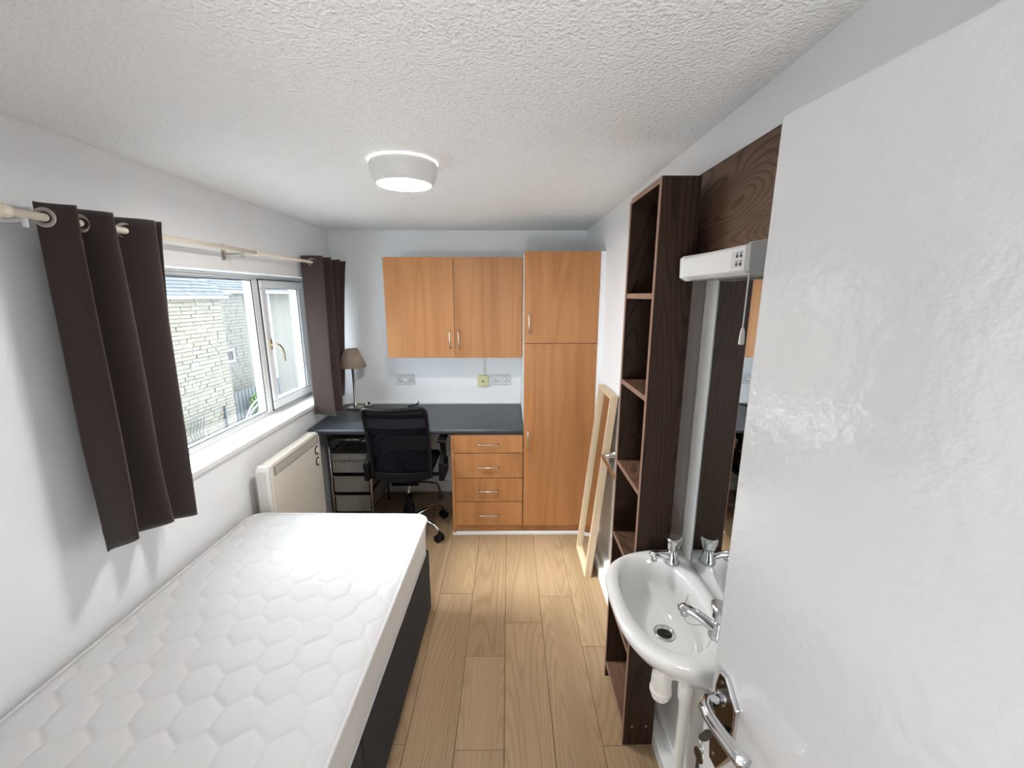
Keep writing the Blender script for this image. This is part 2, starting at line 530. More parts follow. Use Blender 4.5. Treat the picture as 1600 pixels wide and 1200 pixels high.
XG = XL - 0.170
link('pane', box(XG - 0.004, XG, WY0 + 0.05, ym0 + 0.005, 0.93, 1.742), 'glass', win, label='large fixed pane')
link('gasket', gasket(XF1 - 0.006, WY0 + 0.06, ym0, 0.940, 1.734), 'gasket', win)
sash = link('casement', None or (lambda: (lambda b: (box(XF0 + 0.01, XF1 + 0.016, 2.572, 3.090, 0.932, 0.984, b),
            box(XF0 + 0.01, XF1 + 0.016, 2.572, 3.090, 1.690, 1.738, b),
            box(XF0 + 0.01, XF1 + 0.016, 2.572, 2.622, 0.984, 1.690, b),
            box(XF0 + 0.01, XF1 + 0.016, 3.018, 3.090, 0.984, 1.690, b), b)[-1])(bmesh.new()))(), 'upvc', win, bevel=0.006, label='opening casement frame')
link('pane', box(XG - 0.004, XG, 2.618, 3.022, 0.98, 1.694), 'glass', win, label='casement pane')
link('gasket', gasket(XF1 + 0.006, 2.622, 3.018, 0.984, 1.690), 'gasket', win)
bm = box(XF1 + 0.013, XF1 + 0.017, 2.568, 2.572, 0.93, 1.74)
link('gasket', gasket(XF1 + 0.0015, 2.566, 3.096, 0.926, 1.744, 0.004), 'gasket', win)
bm.free()
hx = XF1 + 0.016
bm = box(hx, hx + 0.010, 2.585, 2.607, 1.315, 1.385)
tube([(hx + 0.005, 2.596, 1.345), (hx + 0.040, 2.597, 1.348), (hx + 0.047, 2.605, 1.345), (hx + 0.050, 2.632, 1.322), (hx + 0.050, 2.652, 1.285), (hx + 0.049, 2.660, 1.235)],
     [0.009, 0.009, 0.0095, 0.009, 0.008, 0.006], 10, bm)
link('window_handle', bm, 'brass', win, smooth=False, bevel=0.001, label='brass casement handle')
link('trim_3', box(XF1 - 0.002, XL + 0.022, WY0 - 0.02, WY1 + 0.02, 0.884, 0.912), 'white', kind='structure', bevel=0.006, label='white window sill board')

# ------------------------------------------------------------------ curtain rail
RX, RZ, RR = XL + 0.092, 1.858, 0.011
rail = thing('curtain_rail', 'cream metal curtain rail with ball finial above the window', 'curtain rail', (RX, 2.2, RZ))
bm = tube([(RX, 1.13, RZ), (RX, 2.19, RZ)], RR, 16)
link('rod', bm, 'cream', rail, smooth=True)
link('rod', tube([(RX, 2.17, RZ), (RX, 3.27, RZ)], RR * 0.8, 16), 'cream', rail, smooth=True)
link('collar', lathe([(0.0095, 0), (0.0155, 0.004), (0.0155, 0.022), (0.0095, 0.03)], (RX, 2.18, RZ), 'Y', 20), 'cream', rail, smooth=True)
link('finial', lathe([(0.010, 0.045), (0.016, 0.042), (0.019, 0.032), (0.016, 0.022), (0.024, 0.012), (0.032, -0.006), (0.034, -0.022), (0.030, -0.038), (0.018, -0.050), (0.004, -0.054)], (RX, 1.09, RZ), 'Y', 28), 'cream', rail, smooth=True)
for yb_ in (1.165, 2.075, 3.24):
    bm = box(XL, XL + 0.006, yb_ - 0.012, yb_ + 0.012, RZ - 0.045, RZ + 0.03)
    box(XL, RX + 0.002, yb_ - 0.006, yb_ + 0.006, RZ - 0.022, RZ - 0.011, bm)
    tube([(RX, yb_, RZ - 0.010), (RX, yb_, RZ - 0.034)], 0.007, 10, bm)
    link('bracket', bm, 'nickel' if yb_ > 1.5 else 'socket', rail, bevel=0.002)



def curtain(zt, zb, top, bot, lift, name, label, loc):
    """eyelet curtain: the cloth zigzags over the rail; top and bot list its fold lines as (y, x)"""
    bm = bmesh.new()
    half, nz, m = len(top) - 1, 46, 18
    grid = []
    for j in range(nz + 1):
        f = j / nz
        row = []
        for i in range(half * m + 1):
            k = min(i // m, half - 1)
            u = i / m - k
            e = 0.5 - 0.5 * math.cos(math.pi * u)
            e = 0.5 * e + 0.5 * (u + 0.06 * math.sin(2 * math.pi * u))
            p = []
            for P in (top, bot):
                y = P[k][0] + (P[k + 1][0] - P[k][0]) * u
                x = P[k][1] + (P[k + 1][1] - P[k][1]) * (0.35 * u + 0.65 * (0.5 - 0.5 * math.cos(math.pi * u)))
                p.append((y, x))
            g = f ** 0.8
            wob = mnoise.noise(Vector((i / m * 0.7, f * 1.9, zt * 7 + loc[0])))
            y = p[0][0] + (p[1][0] - p[0][0]) * g + 0.010 * f * wob
            x = p[0][1] + (p[1][1] - p[0][1]) * g + 0.008 * f * wob
            z = zt + (zb + (lift[k] + (lift[k + 1] - lift[k]) * u) - zt) * f
            for zs in (zt - 0.085, zb + 0.075):
                x -= 0.0016 * math.exp(-((z - zs) / 0.005) ** 2)
            x = max(x, XL + 0.010)
            if j == 0: z += 0.003 * math.sin(i / m * 2.6)
            row.append(bm.verts.new((x, y, z)))
        grid.append(row)
    for j in range(nz):
        for i in range(half * m):
            bm.faces.new((grid[j][i], grid[j][i + 1], grid[j + 1][i + 1], grid[j + 1][i]))
    root = thing(name, label, 'curtain', loc)
    o = link('cloth', bm, 'curtain', root, smooth=True)
    so = o.modifiers.new('thick', 'SOLIDIFY'); so.thickness = 0.003; so.offset = 0
    for k in range(half):
        (ya, xa), (yb2, xb2) = top[k], top[k + 1]
        t = (RX - xa) / (xb2 - xa)
        if not 0 < t < 1: continue
        y = ya + (yb2 - ya) * t
        nrm = Vector((yb2 - ya, -(xb2 - xa), 0)).normalized()
        bm = torus((RX, y, RZ), nrm, 0.0225, 0.0046, 26, 8)
        torus((RX, y, RZ), nrm, 0.0180, 0.0032, 26, 6, bm)
        link('eyelet', bm, 'nickel', root, smooth=True)
    return root


curtain(1.897, 0.838,
        [(1.258, -1.330), (1.211, -1.286), (1.243, -1.203), (1.275, -1.333), (1.351, -1.203), (1.420, -1.333), (1.507, -1.203), (1.525, -1.325), (1.546, -1.212)],
        [(1.236, -1.318), (1.196, -1.290), (1.212, -1.190), (1.285, -1.305), (1.349, -1.190), (1.400, -1.305), (1.452, -1.190), (1.500, -1.320), (1.492, -1.250)],
        [0.0, 0.005, 0.045, 0.005, 0.025, -0.01, -0.008, 0.0, 0.0], 'curtain', 'wide dark brown eyelet curtain at the near end of the rail', (RX, 1.39, 0.838))
curtain(1.897, 0.815,
        [(2.785, -1.335), (2.812, -1.203), (2.900, -1.330), (2.940, -1.203), (3.050, -1.330), (3.094, -1.203), (3.165, -1.330), (3.203, -1.203)],
        [(2.765, -1.335), (2.772, -1.200), (2.870, -1.330), (2.909, -1.200), (2.980, -1.330), (3.030, -1.262), (3.120, -1.335), (3.225, -1.305)],
        [0.035, 0.012, 0.02, 0.015, 0.03, 0.055, 0.055, 0.055], 'curtain', 'dark brown eyelet curtain in the corner by the table lamp', (RX, 2.96, 0.815))

# ------------------------------------------------------------------ bed
BA = R(-1.37)
FR = Matrix.Translation((-0.410, 1.935, 0)) @ Matrix.Rotation(BA, 4, 'Z')
BW, BL = 0.905, 1.90      # local: x from -BW..0, y from -BL..0


def rounded(u, v, w, h, r):
    """square grid point -> rounded rectangle centred at 0 with half sizes w,h"""
    x, y = u * w, v * h
    ax, ay = abs(x) - (w - r), abs(y) - (h - r)
    if ax > 0 and ay > 0:
        a, b = ax / r, ay / r
        a2, b2 = a * math.sqrt(1 - b * b / 2), b * math.sqrt(1 - a * a / 2)
        x = math.copysign(w - r + a2 * r, x); y = math.copysign(h - r + b2 * r, y)
    return x, y


def quilt_depth(x, y):
    """distance to the nearest seam of a long honeycomb stitched across the bed"""
    x += 0.006 * math.sin(y * 17 + 1.3) + 0.004 * math.sin(y * 43 + x * 9)
    y += 0.006 * math.sin(x * 15 + 0.4)
    sx, sy = 0.112, 0.098
    best = second = 9.0
    gj = round(y / sy)
    for j in range(gj - 2, gj + 3):
        o = 0.5 * sx * (j & 1)
        gi = round((x - o) / sx)
        for i in (gi - 1, gi, gi + 1):
            dx, dy = (x - o - i * sx), (y - j * sy)
            d = math.hypot(dx, dy * 0.92)
            if d < best: best, second = d, best
            elif d < second: second = d
    return (second - best) * 0.5


bed_m = thing('mattress', 'white quilted single mattress lying on the dark divan base', 'mattress', (-BW / 2, -BL / 2, 0.36))
bm = bmesh.new()
NU, NV = 190, 380
w2, h2, rr = BW / 2, BL / 2, 0.065
grid = []
for j in range(NV + 1):
    row = []
    for i in range(NU + 1):
        u, v = -1 + 2 * i / NU, -1 + 2 * j / NV
        x, y = rounded(u, v, w2, h2, rr)
        e = min((1 - abs(u)) * w2, (1 - abs(v)) * h2)
        q = quilt_depth(x, y)
        fade = min(1.0, e / 0.03)
        puff = 0.0085 * (1 - math.exp(-(q / 0.0075) ** 0.95)) * fade
        z = 0.5515 + puff + 0.0008 * mnoise.noise(Vector((x * 22, y * 22, 0))) * fade
        z += 0.0022 * mnoise.noise(Vector((x * 5, y * 5, 3))) * fade
        if e < 0.022: z -= 0.008 * (1 - e / 0.022) ** 2
        row.append(bm.verts.new((x - w2, y - h2, z)))
    grid.append(row)
for j in range(NV):
    for i in range(NU):
        bm.faces.new((grid[j][i], grid[j][i + 1], grid[j + 1][i + 1], grid[j + 1][i]))
link('quilted_top', bm, 'quilt', bed_m, smooth=True)


def outline(w, h, r, n=10):
    pts = []
    for cx, cy, a0 in ((w - r, h - r, 0), (-w + r, h - r, 90), (-w + r, -h + r, 180), (w - r, -h + r, 270)):
        for k in range(n + 1):
            a = R(a0 + 90 * k / n)
            pts.append((cx + r * math.cos(a), cy + r * math.sin(a)))
    return pts


def skirt(levels, n=10):
    """levels = [(inset, z)...]"""
    bm = bmesh.new()
    rings = []
    for ins, z in levels:
        rings.append([bm.verts.new((x - w2, y - h2, z)) for x, y in outline(w2 - ins, h2 - ins, rr - ins, n)])
    m = len(rings[0])
    for A, B in zip(rings, rings[1:]):
        for k in range(m):
            bm.faces.new((A[k], A[(k + 1) % m], B[(k + 1) % m], B[k]))
    return bm


bm = skirt([(0.0, 0.547), (0.002, 0.53), (0.004, 0.50), (0.006, 0.46), (0.006, 0.42), (0.008, 0.39), (0.012, 0.368), (0.05, 0.361)])
bm.faces.new([v for v in bm.verts if abs(v.co.z - 0.361) < 1e-5])
link('side_border', bm, 'border', bed_m, smooth=True, label='cream fabric side border')
for ins, z in ((-0.001, 0.548), (0.010, 0.372)):
    pts = [(x - w2, y - h2, z) for x, y in outline(w2 - ins, h2 - ins, rr, 8)]
    link('piping', tube(pts, 0.0065, 8, closed=True), 'quilt', bed_m, smooth=True)

divan = thing('divan_base', 'charcoal fabric divan base under the white mattress', 'bed base', (-BW / 2, -BL / 2, 0))
for y0, y1 in ((-BL + 0.005, -BL / 2 - 0.001), (-BL / 2 + 0.001, -0.004)):
    link('base_half', box(-BW + 0.008, -0.004, y0, y1, 0.012, 0.360), 'charcoal', divan, bevel=0.014, segs=3)
    bm = box(-0.006, -0.0025, y0 + 0.02, y1 - 0.02, 0.205, 0.2085)
    link('side_seam', bm, 'charcoal', divan)
for x in (-BW + 0.1, -0.1):
    for y in (-BL + 0.1, -0.1):
        link('glide', lathe([(0.02, 0.0), (0.025, 0.006), (0.025, 0.013)], (x, y, 0), 'Z', 14), 'black', divan)
FR = Matrix.Identity(4)

# ------------------------------------------------------------------ heater
ht = thing('panel_heater', 'cream electric panel heater on the wall beside the bed', 'heater', (-1.30, 2.30, 0.2))
link('back_plate', box(XL, -1.305, 2.060, 2.56, 0.17, 0.715), 'heater', ht, bevel=0.006)
hp = [(2.035, 0.20), (2.035, 0.770), (2.045, 0.782), (2.570, 0.782), (2.592, 0.767), (2.602, 0.735), (2.602, 0.20)]
link('case', prism(hp, 0.060, 'X', -1.304), 'heater', ht, bevel=0.008, segs=3)
link('end_cap', prism([(1.998, 0.195), (1.998, 0.757), (2.012, 0.782), (2.035, 0.786), (2.036, 0.195)], 0.068, 'X', -1.309), 'heater_light', ht, bevel=0.012, segs=3)
link('grille_plate', box(-1.2445, -1.2425, 2.062, 2.578, 0.708, 0.760), 'grill', ht)
n = 46
for k in range(n):
    y = 2.075 + (2.567 - 2.075) * k / (n - 1)
    link('grille_slat', box(-1.2428, -1.2412, y - 0.0024, y + 0.0016, 0.712, 0.757), 'heater', ht)
for z in (0.668, 0.592):
    bm = lathe([(0.027, 0), (0.027, 0.005), (0.0235, 0.007)], (-1.2445, 2.545, z), 'X', 26)
    d = link('dial', bm, 'slot', ht, label='round control dial')
    bm = lathe([(0.0205, 0.005), (0.0205, 0.013), (0.018, 0.015)], (-1.2445, 2.545, z), 'X', 22)
    box(-1.231, -1.2275, 2.543, 2.547, z - 0.015, z + 0.015, bm)
    link('dial_cap', bm, 'heater', d)

# ------------------------------------------------------------------ built-in cupboards
wc = thing('wall_cupboard', 'beech double wall cupboard above the desk', 'cupboard', (-0.382, 3.13, 1.207))
link('carcass', box(-0.866, 0.098, 2.990, YB, 1.210, 1.903), 'carcass', wc, bevel=0.001)
for x0, x1, hxx in ((-0.866, -0.384, -0.415), (-0.381, 0.098, -0.352)):
    d = link('cupboard_door', box(x0, x1, 2.970, 2.988, 1.207, 1.905), 'beech', wc, bevel=0.0015)
    bar_handle('handle', d, (hxx, 2.970, 1.278), (hxx, 2.970, 1.402), (0, -0.028, 0))

tc_ = thing('tall_cupboard', 'tall beech cupboard with two doors in the right corner', 'cupboard', (0.335, 2.96, 0))
link('carcass', box(0.102, 0.566, 2.648, YB - 0.001, 0.066, 1.908), 'carcass', tc_, bevel=0.001)
d = link('cupboard_door', box(0.101, 0.567, 2.626, 2.644, 1.351, 1.911), 'beech', tc_, bevel=0.0015)
bar_handle('handle', d, (0.131, 2.626, 1.420), (0.131, 2.626, 1.540), (0, -0.028, 0))
d = link('cupboard_door', box(0.101, 0.567, 2.626, 2.644, 0.072, 1.347), 'beech', tc_, bevel=0.0015)
bar_handle('handle', d, (0.130, 2.626, 0.645), (0.130, 2.626, 0.770), (0, -0.028, 0))
link('plinth', box(0.102, 0.566, 2.652, 2.670, 0.0, 0.066), 'beech_h', tc_)

link('trim_4', box(0.5685, XR, 2.628, 2.650, 0.0, 1.911), 'wall', kind='structure', label='white filler strip between tall cupboard and right wall')

du = thing('drawer_unit', 'beech four drawer unit under the right end of the desk', 'drawer unit', (-0.14, 2.95, 0))
link('carcass', box(-0.374, 0.096, 2.650, 3.28, 0.066, 0.733), 'carcass', du)
link('side_panel', box(-0.386, -0.368, 2.628, 3.28, 0.0, 0.734), 'beech', du, bevel=0.001)
for z0, z1, zh in ((0.612, 0.732, 0.676), (0.432, 0.607, 0.515), (0.256, 0.427, 0.343), (0.076, 0.251, 0.161)):
    d = link('drawer', box(-0.366, 0.096, 2.626, 2.646, z0, z1), 'beech_h', du, bevel=0.0015)
    bar_handle('handle', d, (-0.199, 2.626, zh), (-0.071, 2.626, zh), (0, -0.028, 0))
link('plinth', box(-0.368, 0.100, 2.652, 2.670, 0.0, 0.072), 'beech_h', du)

# ------------------------------------------------------------------ desk
dk = thing('desk', 'long dark slate desk top across the back wall', 'desk', (-0.63, 2.97, 0))
dp = [(2.640, 0.738), (2.632, 0.748), (2.632, 0.764), (2.642, 0.776), (3.298, 0.776), (3.298, 0.738)]
link('desk_top', prism(dp, 1.433, 'X', -1.335), 'slate', dk, bevel=0.002)
link('end_panel', box(-1.322, -1.292, 2.70, 3.27, 0.0, 0.738), 'grey_panel', dk, bevel=0.002, label='grey end panel')

# ------------------------------------------------------------------ drawer trolley under the desk
tr = thing('drawer_trolley', 'chrome framed trolley of frosted grey drawers under the desk', 'trolley', (-1.12, 2.96, 0))
tx0, tx1, ty0, ty1 = -1.262, -0.985, 2.762, 3.150
for x in (tx0, tx1):
    for y in (ty0, ty1):
        link('post', tube([(x, y, 0.012), (x, y, 0.695)], 0.0075, 10), 'chrome', tr, smooth=True)
        link('foot', lathe([(0.011, 0), (0.011, 0.014)], (x, y, 0), 'Z', 12), 'black', tr)
for x in (tx0, tx1):
    for z in (0.13, 0.29, 0.42, 0.545, 0.66):
        link('runner', tube([(x, ty0, z), (x, ty1, z)], 0.0045, 8), 'chrome', tr, smooth=True)
for y in (ty0, ty1):
    for z in (0.66, 0.05):
        link('crossbar', tube([(tx0, y, z), (tx1, y, z)], 0.0048, 8), 'chrome', tr, smooth=True)
link('top_tray', box(tx0 + 0.012, tx1 - 0.012, ty0 + 0.01, ty1 - 0.01, 0.662, 0.668), 'tray', tr, bevel=0.002)


def tray_drawer(z0, z1, mat='frost', y_out=0.0, knob=True):
    a, b, c, d = tx0 + 0.012, tx1 - 0.012, ty0 - y_out, ty1 - 0.02
    t = 0.003
    bm = box(a, b, c, d, z0, z0 + t)
    box(a, b, c, c + t, z0, z1, bm); box(a, b, d - t, d, z0, z1, bm)
    box(a, a + t, c, d, z0, z1, bm); box(b - t, b, c, d, z0, z1, bm)
    o = link('trolley_drawer', bm, mat, tr)
    bm = box(a - 0.004, b + 0.004, c - 0.006, c + 0.004, z1 - 0.004, z1 + 0.002)
    link('lip', bm, 'frost', o, bevel=0.001)
    if knob:
        link('knob', lathe([(0.004, 0.004), (0.0065, -0.004), (0.0065, -0.010), (0.003, -0.013)], ((a + b) / 2, c, z1 - 0.028), 'Y', 12), 'chrome', o, smooth=True)


tray_drawer(0.505, 0.555, y_out=0.004)
tray_drawer(0.412, 0.500)
tray_drawer(0.262, 0.382, knob=False)
tray_drawer(0.110, 0.235, knob=False)

# ------------------------------------------------------------------ office chair
oc = thing('office_chair', 'black mesh backed office chair on a chrome five star base', 'chair', (-0.70, 2.70, 0))
cxc, cyc = -0.700, 2.70
# backrest: coordinates across s (-1..1) and height f (0..1)


def back_pt(s, f, off=0.0):
    half = 0.186 + 0.010 * f
    z = 0.485 + f * 0.485
    y = 2.500 - 0.075 * f + 0.020 * math.sin(f * math.pi) - 0.0 + 0.030 * s * s
    return Vector((cxc + 0.006 + s * half - 0.012 * f, y + off, z))


loop = []
n = 14
for k in range(n + 1): loop.append((1.0, k / n * 0.90))
for k in range(1, 7):
    a = R(90 * k / 6); loop.append((1 - 0.16 * (1 - math.cos(a)), 0.90 + 0.10 * math.sin(a) ))
for k in range(1, 12):
    s = 0.84 - 1.68 * k / 12
    loop.append((s, 1.0 - 0.014 * math.cos(s * math.pi * 0.6) + 0.010 * s))
for k in range(6, -1, -1):
    a = R(90 * k / 6); loop.append((-1 + 0.16 * (1 - math.cos(a)), 0.90 + 0.10 * math.sin(a)))
for k in range(n - 1, -1, -1): loop.append((-1.0, k / n * 0.90))
pts = [back_pt(s, f) for s, f in loop]
rad = [0.013] * len(pts)
link('back_frame', tube(pts, rad, 10, closed=False), 'black', oc, smooth=True)
bm = bmesh.new()
ns, nf = 20, 26
g = []
for j in range(nf + 1):
    row = []
    for i in range(ns + 1):
        s = -0.985 + 1.97 * i / ns
        f = j / nf
        top = 0.985 - 0.014 * math.cos(s * math.pi * 0.6) + 0.010 * s if abs(s) < 0.84 else 0.90 + 0.085 * math.sqrt(max(0, 1 - ((abs(s) - 0.84) / 0.16) ** 2))
        row.append(bm.verts.new(back_pt(s, f * top, 0.006)))
    g.append(row)
for j in range(nf):
    for i in range(ns):
        bm.faces.new((g[j][i], g[j][i + 1], g[j + 1][i + 1], g[j + 1][i]))
link('mesh_panel', bm, 'mesh', oc, smooth=True)
for f, hgt in ((0.66, 0.024), (0.885, 0.013)):
    bm = bmesh.new()
    a = [back_pt(-0.98 + 1.96 * k / 12, f, 0.014) for k in range(13)]
    for p, q in zip(a, a[1:]):
        h = Vector((0, 0, hgt)); d = Vector((0, 0.008, 0))
        hexa([p - h, q - h, q - h + d, p - h + d, p + h, q + h, q + h + d, p + h + d], bm)
    bmesh.ops.remove_doubles(bm, verts=bm.verts, dist=1e-5)
    link('lumbar_bar', bm, 'black', oc)
a = [back_pt(-1.0 + 2.0 * k / 14, 0.02, -0.006) for k in range(15)]
bm = bmesh.new()
for k, (p, q) in enumerate(zip(a, a[1:])):
    def lo(v):
        t = abs(v.x - cxc - 0.006) / 0.19
        return Vector((v.x, v.y, 0.478 - 0.020 * (1 - t * t)))
    def up(v): return Vector((v.x, v.y, 0.520))
    d = Vector((0, 0.022, 0))
    hexa([lo(p), lo(q), lo(q) + d, lo(p) + d, up(p), up(q), up(q) + d, up(p) + d], bm)
bmesh.ops.remove_doubles(bm, verts=bm.verts, dist=1e-5)
link('lower_rail', bm, 'black_cloth', oc, bevel=0.002)
bm = box(cxc - 0.215, cxc + 0.205, 2.53, 2.93, 0.470, 0.530)
for v in bm.verts:
    if v.co.z < 0.48: v.co.x = cxc + (v.co.x - cxc) * 0.9; v.co.y = 2.715 + (v.co.y - 2.715) * 0.92
link('seat', bm, 'black_cloth', oc, bevel=0.03, segs=4, smooth=True)
bm = box(cxc - 0.03, cxc + 0.03, 2.545, 2.60, 0.44, 0.47)
hexa([(cxc - 0.03, 2.530, 0.475), (cxc + 0.03, 2.530, 0.475), (cxc + 0.03, 2.548, 0.475), (cxc - 0.03, 2.548, 0.475),
      (cxc - 0.03, 2.530, 0.60), (cxc + 0.03, 2.530, 0.60), (cxc + 0.03, 2.545, 0.60), (cxc - 0.03, 2.545, 0.60)], bm)
box(cxc - 0.09, cxc + 0.09, 2.60, 2.80, 0.385, 0.436, bm)
link('tilt_plate', bm, 'black', oc, bevel=0.004)
for sx in (-1, 1):
    ax = cxc + (0.258 if sx > 0 else -0.232)
    pth = [(cxc + sx * 0.10, 2.70, 0.428), (cxc + sx * 0.20, 2.70, 0.428), (ax - sx * 0.01, 2.70, 0.440), (ax, 2.70, 0.47)]
    bm = tube(pth, 0.014, 8)
    # loop shaped upright: lower hub, forward and rear struts, pad
    poly = [(2.540, 0.450), (2.545, 0.575), (2.640, 0.620), (2.610, 0.690), (2.585, 0.718), (2.860, 0.718), (2.880, 0.700), (2.860, 0.688),
            (2.660, 0.688), (2.680, 0.640), (2.672, 0.570), (2.690, 0.560), (2.745, 0.545), (2.760, 0.46), (2.745, 0.44)]
    prism(poly, 0.034, 'X', ax - 0.017, bm)
    arm = link('armrest', bm, 'black', oc, bevel=0.006)
    bm = box(ax - 0.028, ax + 0.028, 2.570, 2.868, 0.700, 0.7225)
    link('arm_pad', bm, 'black', arm, bevel=0.010, segs=3)
    link('adjust_knob', lathe([(0.022, 0), (0.022, 0.014), (0.016, 0.018)], (ax + (0.017 if sx > 0 else -0.035), 2.60, 0.53), 'X', 18), 'black', arm)
bm = tube([(cxc + 0.09, 2.63, 0.405), (cxc + 0.205, 2.62, 0.400), (cxc + 0.222, 2.615, 0.385), (cxc + 0.236, 2.612, 0.33)], 0.0055, 8)
lathe([(0.006, 0.02), (0.014, 0.0), (0.017, -0.02), (0.012, -0.032)], (cxc + 0.238, 2.612, 0.315), 'Z', 14, bm)
link('tilt_lever', bm, 'black', oc, smooth=True)
link('gas_lift', tube([(cxc, cyc, 0.25), (cxc, cyc, 0.40)], 0.0125, 16), 'chrome', oc, smooth=True)
link('lift_cover', lathe([(0.030, 0.085), (0.033, 0.11), (0.033, 0.20), (0.025, 0.205), (0.025, 0.262), (0.019, 0.268)], (cxc, cyc, 0), 'Z', 22), 'black', oc, bevel=0.001)
bm = tube([(cxc - 0.032, cyc, 0.19), (cxc - 0.046, cyc - 0.004, 0.178), (cxc - 0.048, cyc - 0.004, 0.155), (cxc - 0.034, cyc, 0.143)], 0.008, 8)
link('cover_tab', bm, 'black', oc, smooth=True)
for k in range(5):
    a = R(-33 + 72 * k)
    d = Vector((math.cos(a), math.sin(a), 0))
    o_ = Vector((cxc, cyc, 0))
    pl = [o_ + d * r + Vector((0, 0, z)) for r, z in ((0.0, 0.105), (0.05, 0.108), (0.12, 0.122), (0.19, 0.122), (0.235, 0.108), (0.265, 0.078))]
    lg = link('star_leg', tube(pl, [0.021, 0.020, 0.018, 0.016, 0.014, 0.012], 10, flat=0.75), 'chrome', oc, smooth=True)
    side = Vector((-d.y, d.x, 0))
    c0 = o_ + d * 0.268 + Vector((0, 0, 0.027))
    bm = bmesh.new()
    for s in (-1, 1):
        cc = c0 + side * (0.017 * s)
        pts = [cc - side * 0.011, cc - side * 0.009, cc + side * 0.009, cc + side * 0.011]
        tube(pts, [0.020, 0.027, 0.027, 0.020], 18, bm)
    tube([c0 + Vector((0, 0, 0.0)), c0 + Vector((0, 0, 0.055))], 0.007, 8, bm)
    tube([c0 - side * 0.02 + Vector((0, 0, 0.014)), c0 + side * 0.02 + Vector((0, 0, 0.014))], 0.017, 12, bm)
    link('castor', bm, 'black', lg)

# ------------------------------------------------------------------ table lamp on the desk
LX, LY = -1.203, 3.165
tl = thing('table_lamp', 'small table lamp with taupe shade in the desk corner', 'lamp', (LX, LY, 0.776))
link('base', box(LX - 0.055, LX + 0.055, LY - 0.055, LY + 0.055, 0.776, 0.790), 'nickel', tl, bevel=0.004)
link('stem', lathe([(0.016, 0.789), (0.015, 0.81), (0.0095, 0.815), (0.0095, 1.105), (0.017, 1.11), (0.017, 1.145)], (LX, LY, 0), 'Z', 18), 'nickel', tl, smooth=True)
o = link('lamp_shade', lathe([(0.104, 1.108), (0.050, 1.247)], (LX, LY, 0), 'Z', 40, cap=False), 'shade', tl, smooth=True)
so = o.modifiers.new('thick', 'SOLIDIFY'); so.thickness = 0.002
bm = torus((LX, LY, 1.245), (0, 0, 1), 0.049, 0.0015)
for k in range(3):
    a = R(120 * k)
    tube([(LX, LY, 1.225), (LX + 0.049 * math.cos(a), LY + 0.049 * math.sin(a), 1.245)], 0.0015, 6, bm)
tube([(LX, LY, 1.14), (LX, LY, 1.225)], 0.012, 10, bm)
link('shade_ring', bm, 'nickel', tl)
sw = thing('cable_switch', 'small white inline cable switch beside the table lamp', 'switch', (-1.128, 3.245, 0.776))
FR = Matrix.Translation((-1.128, 3.245, 0.776)) @ Matrix.Rotation(R(25), 4, 'Z')
link('switch_body', box(-0.028, 0.028, -0.018, 0.018, 0.001, 0.030), 'socket', sw, bevel=0.008, segs=3)
link('rocker', box(-0.008, 0.008, -0.0185, 0.0, 0.012, 0.0315), 'black', sw, bevel=0.001)
FR = Matrix.Identity(4)
pts = []
for k in range(21):
    t = k / 20
    pts.append((LX + 0.04 + 0.04 * t + 0.02 * math.sin(t * 7), LY + 0.05 + 0.06 * t + 0.02 * math.sin(t * 5), 0.7795 + 0.004 * math.sin(t * math.pi)))
link('flex', tube(pts, 0.003, 6), 'black', tl, smooth=True)
pts = [(-0.735, 3.290, 0.800), (-0.738, 3.286, 0.789), (-0.75, 3.27, 0.781), (-0.775, 3.245, 0.7795), (-0.80, 3.20, 0.7795)]
link('loose_cable', tube(pts, 0.004, 8), 'black', smooth=True, label='short black cable end behind the chair on the desk', cat='cable')

# ------------------------------------------------------------------ sockets
def holes(parent, cx, zc, pts, mat='dark'):
    bm = bmesh.new()
    for dx, dz, w_, h_ in pts:
        box(cx + dx - w_, cx + dx + w_, YB - 0.0118, YB - 0.0105, zc + dz - h_, zc + dz + h_, bm)
    link('slots', bm, mat, parent)


def double_socket(cx, zc, label, dimmer):
    s = thing('double_socket', label, 'socket', (cx, YB, zc - 0.043), group='white sockets on the back wall')
    link('face_plate', box(cx - 0.0735, cx + 0.0735, YB - 0.011, YB, zc - 0.043, zc + 0.043), 'socket', s, bevel=0.003, segs=3)
    p = []
    for q in (-0.045, 0.045):
        p += [(q, 0.004, 0.003, 0.0045), (q - 0.011, -0.015, 0.0045, 0.003), (q + 0.011, -0.015, 0.0045, 0.003)]
    holes(s, cx, zc, p)
    for q in (-0.022, 0.022):
        link('rocker', box(cx + q - 0.006, cx + q + 0.006, YB - 0.0145, YB - 0.010, zc + 0.012, zc + 0.030), 'white', s, bevel=0.001)
        link('rocker_mark', box(cx + q - 0.0045, cx + q + 0.0045, YB - 0.0148, YB - 0.0140, zc + 0.0245, zc + 0.028), 'slot', s)
    for q in (-0.062, 0.062):
        link('screw', lathe([(0.003, -0.0125), (0.003, -0.010)], (cx + q, YB, zc), 'Y', 10), 'nickel', s)
    if dimmer:
        link('round_button', lathe([(0.014, -0.019), (0.017, -0.016), (0.018, -0.010)], (cx, YB, zc - 0.008), 'Y', 24), 'white', s, smooth=True)
    return s


